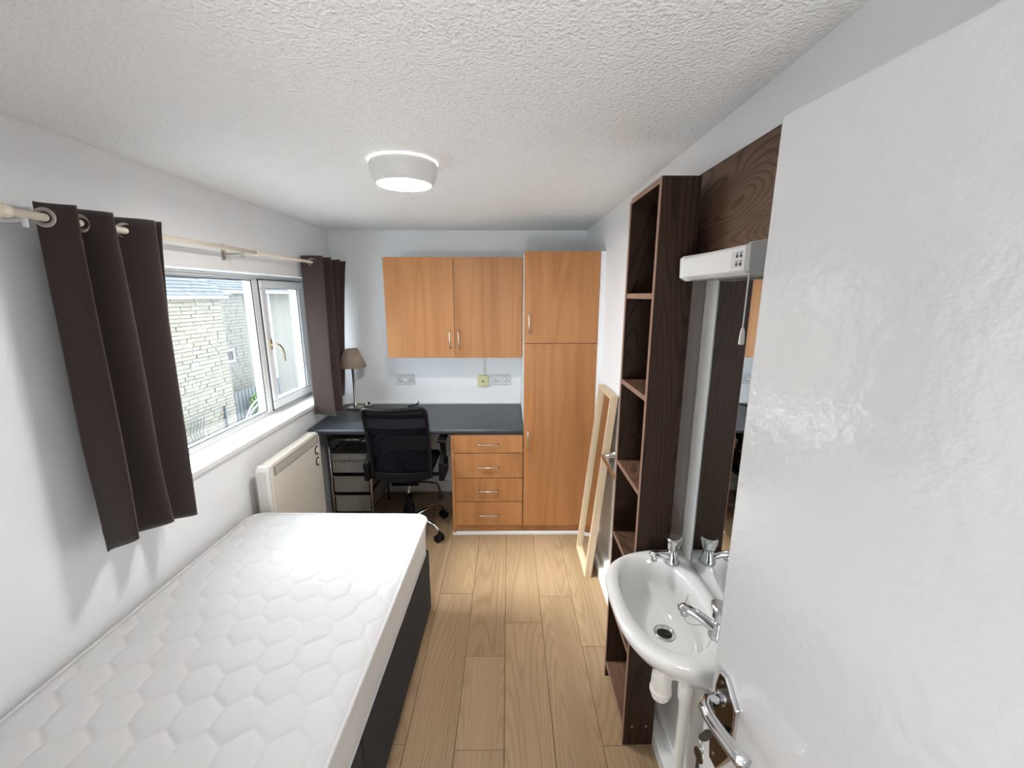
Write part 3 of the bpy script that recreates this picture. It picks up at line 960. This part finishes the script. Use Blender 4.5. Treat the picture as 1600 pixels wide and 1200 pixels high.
double_socket(-0.834, 0.983, 'white double socket with round button, behind the chair', True)
double_socket(-0.056, 0.979, 'white double socket beside the yellowed outlet box', False)
ao = thing('aerial_outlet', 'yellowed square outlet box under the cable trunking', 'outlet', (-0.204, YB, 0.93))
link('outlet_box', box(-0.247, -0.161, YB - 0.034, YB, 0.930, 1.018), 'yellowed', ao, bevel=0.004, segs=3)
link('jack', lathe([(0.010, -0.037), (0.010, -0.034)], (-0.204, YB, 0.972), 'Y', 18), 'nickel', ao)
link('jack_hole', lathe([(0.0065, -0.0378), (0.0065, -0.036)], (-0.204, YB, 0.972), 'Y', 14), 'dark', ao)
tk = link('cable_trunking', box(-0.206, -0.190, YB - 0.012, YB, 1.018, 1.210), 'white', bevel=0.002, label='white cable trunking from outlet up to the wall cupboard', cat='trunking')

# ------------------------------------------------------------------ ceiling lamp
CX, CY = -0.385, 1.665
cl = thing('ceiling_lamp', 'round white flush ceiling lamp, lit', 'lamp', (CX, CY, ZC))
link('mount_ring', lathe([(0.1245, ZC - 0.004), (0.1245, ZC)], (CX, CY, 0), 'Z', 56), 'rim_glow', cl, smooth=False)
o = link('lamp_shade', lathe([(0.121, ZC - 0.0045), (0.124, ZC - 0.012), (0.122, ZC - 0.034), (0.114, ZC - 0.058), (0.102, ZC - 0.076), (0.099, ZC - 0.078), (0.098, ZC - 0.071)], (CX, CY, 0), 'Z', 56, cap=False), 'lamp_body', cl, smooth=True)
link('diffuser', lathe([(0.0985, ZC - 0.072), (0.097, ZC - 0.0745), (0.05, ZC - 0.076), (0.003, ZC - 0.0765)], (CX, CY, 0), 'Z', 48), 'lamp_glow', cl, smooth=True)

# ------------------------------------------------------------------ leaning mirror
lm = thing('leaning_mirror', 'narrow pale pine framed mirror leaning on the right wall', 'mirror', (0.47, 2.32, 0))
lean = math.atan2(0.103, 1.11)
FR = Matrix.Translation((0.452, 0, 0.002)) @ Matrix.Rotation(lean, 4, 'Y')   # local z up the mirror, x into the wall
ly0, ly1, lh, fw, ft = 2.170, 2.480, 1.118, 0.022, 0.040
for a in ((0, ft, ly0, ly0 + fw, 0, lh), (0, ft, ly1 - fw, ly1, 0, lh)):
    link('stile', box(*a), 'pine', lm, bevel=0.002)
for a in ((0, ft, ly0 + fw, ly1 - fw, 0, fw), (0, ft, ly0 + fw, ly1 - fw, lh - fw, lh)):
    link('frame_rail', box(*a), 'pine', lm, bevel=0.002)
link('mirror_glass', box(0.018, 0.023, ly0 + fw, ly1 - fw, fw, lh - fw), 'mirror', lm)
link('backing_board', box(0.0235, 0.029, ly0 + fw, ly1 - fw, fw, lh - fw), 'pine', lm)
FR = Matrix.Identity(4)

# towel rail on the right wall, between mirror and shelves
tw = thing('towel_rail', 'short chrome towel rail on the wall beside the bookcase', 'towel rail', (XR, 2.1, 0.79))
for y in (2.125, 1.80):
    bm = tube([(XR, y, 0.800), (XR - 0.012, y, 0.800), (0.525, y, 0.786)], [0.024, 0.019, 0.008], 12)
    link('bracket', bm, 'chrome', tw, smooth=True)
bm = box(0.512, 0.527, 1.79, 2.140, 0.772, 0.796)
link('bar', bm, 'chrome', tw, bevel=0.004)

# ------------------------------------------------------------------ bookcase
bc = thing('bookcase', 'tall narrow dark walnut bookcase beside the basin', 'bookcase', (0.48, 1.39, 0))
bx0, bx1, by0, by1, bt = 0.426, 0.5355, 1.231, 1.536, 0.017
link('side_panel', box(bx0, bx1, by0, by0 + bt, 0, 1.972), 'walnut', bc, bevel=0.001)
link('side_panel', box(bx0, bx1, by1 - bt, by1, 0, 1.965), 'walnut', bc, bevel=0.001)
link('back_panel', box(bx1 - 0.005, bx1, by0 + bt, by1 - bt, 0.06, 1.955), 'walnut', bc)
link('top_panel', box(bx0, bx1, by0 + bt, by1 - bt, 1.955, 1.972), 'walnut', bc)
for z in (1.655, 1.342, 1.020, 0.712, 0.400, 0.078):
    s = link('shelf', box(bx0 + 0.002, bx1 - 0.005, by0 + bt, by1 - bt, z - 0.017, z), 'walnut_y', bc)
    link('edge_band', box(bx0 + 0.0005, bx0 + 0.002, by0 + bt, by1 - bt, z - 0.017, z), 'walnut_lit_edge', s)
for y, zt in ((by0, 1.972), (by1 - bt, 1.965)):
    link('edge_band', box(bx0 - 0.0012, bx0 - 0.0001, y, y + bt, 0, zt), 'walnut_lit_edge', bc)
link('edge_band', box(bx0 - 0.0012, bx0 - 0.0001, by0 + bt, by1 - bt, 1.955, 1.972), 'walnut_lit_edge', bc)
for x, z in ((bx0 + 0.022, 1.955), (bx0 + 0.074, 1.955), (bx0 + 0.07, 1.27), (bx0 + 0.03, 0.99), (bx0 + 0.03, 0.085), (bx0 + 0.082, 0.085), (bx0 + 0.07, 0.32)):
    link('screw_cap', lathe([(0.0042, -0.0012), (0.0048, 0.0005)], (x, by0, z), 'Y', 14), 'dark' if z > 0.2 else 'walnut_lit_edge', bc)

# ------------------------------------------------------------------ wall panel, mirror and shaver light above the basin
link('wall_panel', box(XR - 0.022, XR - 0.0005, 0.93, 1.52, 1.700, 2.004), 'walnut_y', bevel=0.001,
     label='dark walnut board on the wall above the shaver light', cat='panel')
MX = 0.5685
link('mirror_board', box(MX + 0.0045, XR - 0.0005, 0.60, 1.226, 0.826, 1.699), 'carcass', bevel=0.001,
     label='white board behind the mirror above the basin', cat='board')
mr = thing('wall_mirror', 'tall frameless mirror on a white board above the basin', 'mirror', (MX, 0.9, 0.836))
link('mirror_glass', box(MX, MX + 0.003, 0.60, 1.141, 0.836, 1.692), 'mirror', mr)
link('mirror_backing', box(MX + 0.003, MX + 0.0045, 0.599, 1.1415, 0.8355, 1.6925), 'mirror_edge', mr)
link('edge_strip', box(MX - 0.0015, MX + 0.0045, 1.1405, 1.1425, 0.836, 1.692), 'mirror_edge', mr)
sl = thing('shaver_light', 'white shaver light box with a pull cord above the mirror', 'light fitting', (0.53, 1.03, 1.694))
lp = [(XR - 0.0235, 1.7005), (0.562, 1.7005), (0.560, 1.694), (0.500, 1.691), (0.487, 1.699), (0.485, 1.746), (0.491, 1.752), (XR - 0.023, 1.766)]
link('housing', prism(lp, 1.188 - 0.875, 'Y', 0.875), 'lightbox', sl, bevel=0.003)
lp2 = [(XR - 0.0235, 1.7005), (0.5625, 1.7005), (0.5605, 1.690), (0.500, 1.688), (0.484, 1.697), (0.482, 1.749), (0.489, 1.755), (XR - 0.023, 1.769)]
link('end_cap', prism(lp2, 0.018, 'Y', 0.858), 'lightcap', sl, bevel=0.002, label='grey end cap')
link('end_cap', prism(lp2, 0.020, 'Y', 1.186), 'lightbox', sl, bevel=0.003)
bm = box(0.502, 0.556, 0.89, 1.17, 1.688, 1.6925)
link('diffuser', bm, 'frost', sl)
ss = link('shaver_outlet', box(0.4835, 0.489, 0.878, 0.936, 1.7005, 1.7455), 'white', sl, bevel=0.0015)
link('recess', box(0.4829, 0.4845, 0.883, 0.929, 1.705, 1.741), 'socket', ss)
bm = bmesh.new()
for y in (0.890, 0.905):
    for z in (1.713, 1.730):
        lathe([(0.0036, -0.0012), (0.0036, 0.001)], (0.4828, y, z), 'X', 12, bm)
        box(0.4820, 0.4835, y - 0.004, y + 0.004, z + 0.0055, z + 0.0070, bm)
link('outlet_holes', bm, 'slot', ss)
cd = link('pull_cord', tube([(0.490, 0.866, 1.695), (0.490, 0.866, 1.580)], 0.0016, 8), 'socket', sl)
link('cord_pull', lathe([(0.0025, 0.018), (0.0042, 0.010), (0.0055, -0.014), (0.0052, -0.017)], (0.490, 0.866, 1.565), 'Z', 12), 'pvc', cd)

# ------------------------------------------------------------------ basin
RIM = 0.830
yc_, B_, A_, xb_ = 0.988, 0.232, 0.290, 0.572
bn = thing('wash_basin', 'white ceramic wash basin under the mirror', 'basin', (0.45, yc_, 0.6))


def outer_r(a, cx, cy, grow):
    d = Vector((math.cos(a), math.sin(a)))
    lo, hi = 0.0, 0.6
    for _ in range(40):
        m = (lo + hi) / 2
        x, y = cx + d.x * m, cy + d.y * m
        ins = x <= xb_ and (abs((y - yc_) / (B_ * grow)) ** 3.0 + (abs((x - xb_) / (A_ * grow)) ** 3.0)) < 1
        if ins: lo = m
        else: hi = m
    return lo


def inner_r(a, grow):
    c, s = abs(math.cos(a)), abs(math.sin(a))
    e = 2.25
    aa = 0.104 * grow; bb = 0.184 * grow
    return ((c / aa) ** e + (s / bb) ** e) ** (-1 / e)


icx, icy = 0.424, 1.000
NA = 112
levels = [('o', 0.30, RIM - 0.165), ('o', 0.45, RIM - 0.160), ('o', 0.62, RIM - 0.140), ('o', 0.78, RIM - 0.106), ('o', 0.89, RIM - 0.070), ('o', 0.955, RIM - 0.043), ('o', 0.99, RIM - 0.025), ('o', 1.0, RIM - 0.013), ('o', 0.995, RIM - 0.005),
          ('o', 0.978, RIM), ('m', 0.5, RIM), ('i', 1.045, RIM - 0.0005), ('i', 1.01, RIM - 0.005), ('i', 0.985, RIM - 0.014), ('i', 0.955, RIM - 0.038), ('i', 0.90, RIM - 0.070),
          ('i', 0.80, RIM - 0.098), ('i', 0.62, RIM - 0.120), ('i', 0.42, RIM - 0.131), ('d', 0.027, RIM - 0.136), ('d', 0.022, RIM - 0.138)]
DZ = RIM - 0.818
bm = bmesh.new()
rings = []
for kind, g_, z in levels:
    ring = []
    for k in range(NA):
        a = 2 * math.pi * k / NA
        if kind == 'o': r = outer_r(a, icx, icy, g_)
        elif kind == 'i': r = inner_r(a, g_)
        elif kind == 'm': r = 0.5 * outer_r(a, icx, icy, 0.975) + 0.5 * inner_r(a, 1.045)
        else: r = g_
        q = {'d': 1.0}.get(kind, 0.0) if kind != 'i' else max(0.0, (0.9 - g_) / 0.5)
        ox = (0.026 * min(q, 1), 0.015 * min(q, 1))
        ring.append(bm.verts.new((icx + ox[0] + r * math.cos(a), icy + ox[1] + r * math.sin(a), z)))
    rings.append(ring)
for A, B in zip(rings, rings[1:]):
    for k in range(NA):
        bm.faces.new((A[k], A[(k + 1) % NA], B[(k + 1) % NA], B[k]))
bm.faces.new(rings[0][::-1]); bm.faces.new(rings[-1])
link('bowl', bm, 'ceramic', bn, smooth=True)
link('waste_ring', lathe([(0.030, 0.690), (0.030, 0.692), (0.024, 0.6925), (0.019, 0.688), (0.019, 0.680)], (icx + 0.026, icy + 0.015, 0.0055), 'Z', 32, cap=False), 'chrome', bn, smooth=True)
link('waste_hole', lathe([(0.0195, 0.6835), (0.0195, 0.6865)], (icx + 0.026, icy + 0.015, 0.0055), 'Z', 24), 'dark', bn)
# overflow eye and chain
link('overflow', lathe([(0.007, -0.001), (0.007, 0.002), (0.004, 0.003)], (0.5235, 1.045, 0.795), 'X', 16), 'slot', bn)
ch = []
for k in range(25):
    t = k / 24
    ch.append((0.520 - 0.012 * t - 0.02 * math.sin(t * math.pi), 1.043 - 0.15 * t + 0.02 * math.sin(t * math.pi), 0.795 - 0.055 * math.sin(t * math.pi) + 0.040 * t))
link('plug_chain', tube(ch, 0.0013, 6), 'chrome', bn)
link('bottle_trap', lathe([(0.019, 0.650), (0.019, 0.625), (0.025, 0.621), (0.0265, 0.606), (0.0265, 0.578), (0.029, 0.575), (0.029, 0.565), (0.026, 0.562), (0.023, 0.548), (0.015, 0.543)], (0.4135, 0.925, 0.03), 'Z', 28), 'pvc', bn, smooth=False, bevel=0.001)
for x, y, q in ((0.4525, 0.866, 0.8), (0.492, 0.872, 1.05)):
    link('support_leg', lathe([(0.022 * q, 0.0), (0.0165 * q, 0.02), (0.0165 * q, 0.60), (0.019 * q, 0.628), (0.024 * q, 0.645), (0.025 * q, 0.700)], (x, y, 0), 'Z', 24), 'pvc', bn, smooth=True)
link('bracket', box(0.432, 0.53, 0.850, 0.892, 0.676, 0.700), 'pvc', bn, bevel=0.01)


def tap(x, y, ang, label, lift, length):
    t = thing('basin_tap', label, 'tap', (x, y, RIM), group='basin taps')
    d = Vector((math.cos(ang), math.sin(ang), 0))
    o_ = Vector((x, y, RIM))
    link('base', lathe([(0.025, 0.0), (0.025, 0.005), (0.0205, 0.012), (0.018, 0.026), (0.013, 0.036), (0.011, 0.040)], o_, 'Z', 26), 'chrome', t, smooth=True)
    up = Vector((0, 0, 1))
    pts = [o_ + up * 0.018, o_ + d * 0.02 + up * 0.023, o_ + d * length * 0.6 + up * (0.026 + lift * 0.6), o_ + d * length + up * (0.026 + lift), o_ + d * (length + 0.008) + up * (0.020 + lift)]
    bm = tube(pts, [0.015, 0.0145, 0.0125, 0.0125, 0.010], 14, flat=0.9)
    e = o_ + d * (length - 0.004) + up * (0.022 + lift)
    tube([e, e - up * 0.016], [0.0105, 0.0095], 12, bm)
    link('spout', bm, 'chrome', t, smooth=True)
    bm = bmesh.new()
    rings = []
    for r, h in ((0.011, 0.038), (0.019, 0.050), (0.0235, 0.074), (0.024, 0.082), (0.021, 0.086)):
        rings.append([bm.verts.new(o_ + Vector((r * (1 + 0.10 * math.cos(3 * 2 * math.pi * k / 30)) * math.cos(2 * math.pi * k / 30), r * (1 + 0.10 * math.cos(3 * 2 * math.pi * k / 30)) * math.sin(2 * math.pi * k / 30), h))) for k in range(30)])
    for A, B in zip(rings, rings[1:]):
        for k in range(30):
            bm.faces.new((A[k], A[(k + 1) % 30], B[(k + 1) % 30], B[k]))
    bm.faces.new(rings[0][::-1]); bm.faces.new(rings[-1])
    link('tap_head', bm, 'chrome', t, smooth=False, bevel=0.001)


tap(0.512, 1.152, R(186), 'chrome basin tap on the far side, beside the bookcase', 0.004, 0.062)
tap(0.516, 0.862, R(150), 'chrome basin tap on the near side, half behind the door', 0.020, 0.085)

# ------------------------------------------------------------------ open door with its furniture
dA = Vector((0.392, 0.655, 0)); du_ = Vector((0.150, -0.9887, 0)).normalized(); dn = Vector((-0.9887, -0.150, 0)).normalized()
FR = Matrix(((du_.x, -dn.x, 0, dA.x), (du_.y, -dn.y, 0, dA.y), (0, 0, 1, 0), (0, 0, 0, 1)))   # local x along the door, y into the door, z up
dr = thing('door_1', 'open white gloss painted door beside the basin', None, (0.36, 0.018, 0.008), kind='structure')
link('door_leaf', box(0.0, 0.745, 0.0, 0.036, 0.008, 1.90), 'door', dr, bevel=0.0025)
pp = [(0.020, 0.790), (0.020, 0.935), (0.026, 0.985), (0.055, 0.980), (0.072, 0.930), (0.072, 0.830), (0.058, 0.770), (0.030, 0.760)]
pp = [(0.018, 0.815), (0.018, 0.945), (0.024, 0.975), (0.040, 0.978), (0.074, 0.940), (0.074, 0.830), (0.046, 0.772), (0.024, 0.775)]
pl = link('handle_plate', prism(pp, -0.009, 'Y', 0.0), 'chrome', dr, bevel=0.002)
link('plate_reflection', prism([(0.042 + (x - 0.042) * 0.84, 0.876 + (z - 0.876) * 0.95) for x, z in pp], -0.0012, 'Y', -0.0086), 'reflect_metal', pl, label='chrome plate face with its dark reflection painted in')  # thin dark sheet standing in for the reflection on the chrome plate
for z in (0.962, 0.80):
    link('screw', lathe([(0.0035, -0.0108), (0.0035, -0.009)], (0.036, 0, z), 'Y', 12), 'chrome', pl)
hz = 0.938
pts = [(0.044, -0.008, hz), (0.044, -0.030, hz), (0.046, -0.044, hz + 0.001), (0.056, -0.054, hz + 0.001), (0.075, -0.057, hz), (0.105, -0.056, hz), (0.130, -0.053, hz), (0.150, -0.050, hz)]
link('lever', tube(pts, [0.0105, 0.0105, 0.0112, 0.0115, 0.0115, 0.0112, 0.0122, 0.0130], 14, flat=1.0), 'chrome', dr, smooth=True, label='chrome lever handle')
link('lever_rose', lathe([(0.0135, -0.016), (0.0135, -0.008)], (0.044, 0, hz), 'Y', 22), 'chrome', dr, smooth=False)
link('lock_cylinder', lathe([(0.0085, -0.022), (0.0095, -0.008)], (0.054, 0, 0.872), 'Y', 20), 'reflect_metal', dr)
kk = thing('key_ring', 'small bunch of keys hanging in the door lock', 'keys', (0.054, -0.045, 0.80))
bm = lathe([(0.013, -0.0012), (0.013, 0.0012)], (0, 0, 0), 'X', 20)
bmesh.ops.translate(bm, vec=(0.054, -0.046, 0.872), verts=bm.verts)
box(0.0528, 0.0552, -0.038, -0.018, 0.868, 0.876, bm)
link('key', bm, 'key', kk, bevel=0.0005, label='key in the lock')
link('split_ring', torus((0.054, -0.052, 0.853), (0.4, 1, 0), 0.013, 0.0011, 26, 6), 'chrome', kk, smooth=True)
bm = bmesh.new()
lathe([(0.0125, -0.0012), (0.0125, 0.0012)], (0.054, -0.055, 0.829), 'Y', 18, bm)
box(0.0505, 0.0575, -0.0562, -0.0538, 0.780, 0.818, bm)
for k in range(3):
    box(0.0575, 0.0600, -0.0562, -0.0538, 0.783 + 0.009 * k, 0.788 + 0.009 * k, bm)
link('key', bm, 'key', kk, bevel=0.0004)
FR = Matrix.Identity(4)

# ------------------------------------------------------------------ outside: stone house across the garden
HX = -7.0
nh = thing('stone_house', 'pale stone house with slate grey tiled roof across the garden', 'house', (HX - 2.0, 9.0, -2.5))
HZ = 1.585
wallA = link('stone_wall', box(HX - 1.40, HX, 5.2, 10.30, -2.5, HZ), 'mortar', nh)
rng = random.Random(3)
base = []
for k in range(5):
    bm = box(-0.5, 0.5, -0.5, 0.5, -0.5, 0.5)
    for v in bm.verts:
        v.co += Vector((rng.uniform(-0.02, 0.02), rng.uniform(-0.05, 0.05), rng.uniform(-0.09, 0.09)))
    me = bpy.data.meshes.new('stone_block')
    bm.to_mesh(me); bm.free(); me.materials.append(M['stone'])
    base.append(me)
# courses: the ones nearest the corner are seen past the curtain
z = HZ
count = 0
far_bm = bmesh.new()
while z > -2.2:
    h = rng.uniform(0.070, 0.105)
    y = 10.30
    while y > 5.3:
        w_ = rng.uniform(0.20, 0.42)
        pr = rng.uniform(0.012, 0.032)
        if y > 8.05 and count < 295:
            o = bpy.data.objects.new('stone', rng.choice(base))
            C.objects.link(o)
            o.parent = wallA
            o.location = W[wallA].inverted() @ Vector((HX + pr / 2 - 0.01, y - w_ / 2, z - h / 2))
            o.scale = (pr + 0.02, w_ - 0.014, h - 0.013)
            count += 1
        else:
            box(HX - 0.02, HX + pr, y - w_ + 0.006, y - 0.006, z - h + 0.006, z - 0.006, far_bm)
        y -= w_
    z -= h
o = link('stone_courses', far_bm, 'stone', nh, kind='stuff')
# set-back wing with the small window
WX = -8.4
wing = link('wing_wall', box(WX - 1.2, WX, 10.0, 13.4, -2.5, 1.75), 'mortar', nh)
far_bm = bmesh.new()
z = 1.74
while z > -2.2:
    h = rng.uniform(0.08, 0.12)
    y = 13.4
    while y > 10.32:
        w_ = rng.uniform(0.22, 0.5)
        zz0, zz1, yy0, yy1 = z - h, z, y - w_, y
        if not (yy1 > 12.24 and yy0 < 12.66 and zz1 > -0.34 and zz0 < 0.06):
            box(WX - 0.02, WX + rng.uniform(0.01, 0.022), yy0 + 0.006, yy1 - 0.006, zz0 + 0.006, zz1 - 0.006, far_bm)
        y -= w_
    z -= h
link('stone_courses', far_bm, 'stone_far', nh, kind='stuff')
bm = bmesh.new()
for a in ((12.24, 12.66, -0.34, -0.28), (12.24, 12.66, 0.0, 0.06), (12.24, 12.30, -0.28, 0.0), (12.60, 12.66, -0.28, 0.0)):
    box(WX - 0.02, WX + 0.03, *a, bm)
wf = link('window', bm, 'gutter', nh, label='small white framed window')
link('pane', box(WX - 0.01, WX + 0.006, 12.30, 12.60, -0.28, 0.0), 'slot', wf)
far = link('far_wall', box(-9.2, -8.9, 13.4, 22.0, -2.5, 1.9), 'stone_far', nh)
for py in (15.6, 17.4):
    link('downpipe', tube([(-8.84, py, -2.5), (-8.84, py, 1.72)], 0.055, 10), 'gutter', nh)


def roof(x0, y0, y1, z0, rows, pitch, name, step=0.30, expo=0.155):
    """overlapping courses of tiles, each tile a slightly tilted slab"""
    bm = bmesh.new()
    c, s = math.cos(pitch), math.sin(pitch)
    for r in range(rows):
        a = r * expo
        xx, zz = x0 - a * c, z0 + a * s
        y = y0 + (step / 2 if r % 2 else 0)
        while y < y1:
            lift = 0.030 + rng.uniform(-0.006, 0.006)
            xa, za = xx, zz
            xb2, zb2 = xx - expo * 1.15 * c, zz + expo * 1.15 * s
            hexa([(xa, y, za), (xa, y + step - 0.012, za), (xb2, y + step - 0.012, zb2 - 0.012), (xb2, y, zb2 - 0.012),
                  (xa, y, za + lift), (xa, y + step - 0.012, za + lift), (xb2, y + step - 0.012, zb2 + 0.006), (xb2, y, zb2 + 0.006)], bm)
            y += step
    return link(name, bm, 'tile', nh, kind='stuff')


roof(HX + 0.16, 5.2, 10.36, HZ + 0.05, 17, R(30), 'roof_tiles')
roof(WX + 0.10, 10.36, 22.0, 1.80, 18, R(30), 'roof_tiles')
link('gutter', tube([(HX + 0.13, 5.2, HZ + 0.02), (HX + 0.13, 10.40, HZ + 0.02)], 0.045, 10), 'gutter', nh, smooth=True)
link('gutter', tube([(WX + 0.12, 10.4, 1.74), (WX + 0.12, 22.0, 1.74)], 0.05, 10), 'gutter', nh, smooth=True)
bm = box(HX - 0.9, HX + 0.16, 10.30, 10.36, HZ - 0.02, HZ + 0.10)
link('bargeboard', bm, 'gutter', nh)
# garden
link('garden_paving', box(-30, XL - 0.35, -8, 30, -2.6, -2.5), 'paving', kind='structure', label='grey garden paving below the window')
gf = thing('garden_fence', 'dark slatted garden fence behind the white handrails', 'fence', (-8.2, 12.0, -2.5))
for k in range(20):
    y = 10.45 + 0.16 * k
    link('fence_slat', box(-7.62, -7.60, y, y + 0.12, -2.5, -1.02), 'fence', gf)
for z in (-1.25, -2.1):
    link('fence_rail', box(-7.66, -7.62, 10.4, 13.7, z, z + 0.08), 'fence', gf)
hr = thing('garden_handrail', 'pair of white curved handrails in the garden below', 'handrail', (-7.0, 11.3, -2.5))
for yo in (0.0, 0.55):
    for zo in (0.0, 0.14):
        pts = [(-6.95, 10.15 + yo, -2.5), (-6.95, 10.25 + yo, -2.05 - zo), (-6.95, 10.55 + yo, -1.60 - zo), (-6.95, 10.85 + yo, -1.30 - zo), (-6.95, 11.15 + yo, -1.18 - zo), (-6.95, 11.60 + yo, -1.16 - zo)]
        link('rail', tube(pts, 0.022, 8), 'gutter', hr, smooth=True)
tl_ = thing('iron_trellis', 'wavy dark iron trellis standing against the stone wall', 'trellis', (-6.85, 8.9, -2.5))
for k in range(5):
    pts = [(-6.86, 8.62 + 0.09 * k + 0.05 * math.sin(i * 0.9 + k * 0.2), -2.4 + i * 0.09) for i in range(16)]
    link('bar', tube(pts, 0.010, 6), 'iron', tl_, smooth=True)
link('top_rail', tube([(-6.86, 8.4, -0.98), (-6.86, 9.5, -0.98)], 0.012, 6), 'iron', tl_)
link('bottom_rail', tube([(-6.86, 8.5, -2.40), (-6.86, 9.1, -2.40)], 0.012, 6), 'iron', tl_)
link('drain_pipe', tube([(-6.93, 9.85, -2.5), (-6.93, 9.85, -1.0)], 0.03, 8), 'iron', label='dark drain pipe at the foot of the stone wall', cat='pipe', smooth=True)
sb = thing('garden_shrub', 'small green shrub by the white garden handrails', 'shrub', (-7.25, 11.75, -2.5))
bm = bmesh.new()
for k in range(420):
    a = rng.uniform(0, 6.283); u = rng.uniform(-1, 1); rr_ = 0.24 * rng.uniform(0.6, 1) ** 0.5
    p = Vector((-7.27, 11.80, -1.42)) + Vector((rr_ * math.sqrt(1 - u * u) * math.cos(a), rr_ * math.sqrt(1 - u * u) * math.sin(a), rr_ * 1.25 * u))
    d1 = Vector((rng.uniform(-1, 1), rng.uniform(-1, 1), rng.uniform(-1, 1))).normalized(); d2 = d1.orthogonal().normalized()
    bm.faces.new([bm.verts.new(p + v) for v in (-d1 * 0.06, d2 * 0.025, d1 * 0.06, -d2 * 0.025)])
link('foliage', bm, 'leaf', sb, kind='stuff')
bm = bmesh.new()
for k in range(4):
    tube([(-7.25, 11.75, -2.5), (-7.25 + 0.08 * math.cos(k * 1.6), 11.75 + 0.08 * math.sin(k * 1.6), -1.4)], 0.015, 6, bm)
link('stem', bm, 'fence', sb)
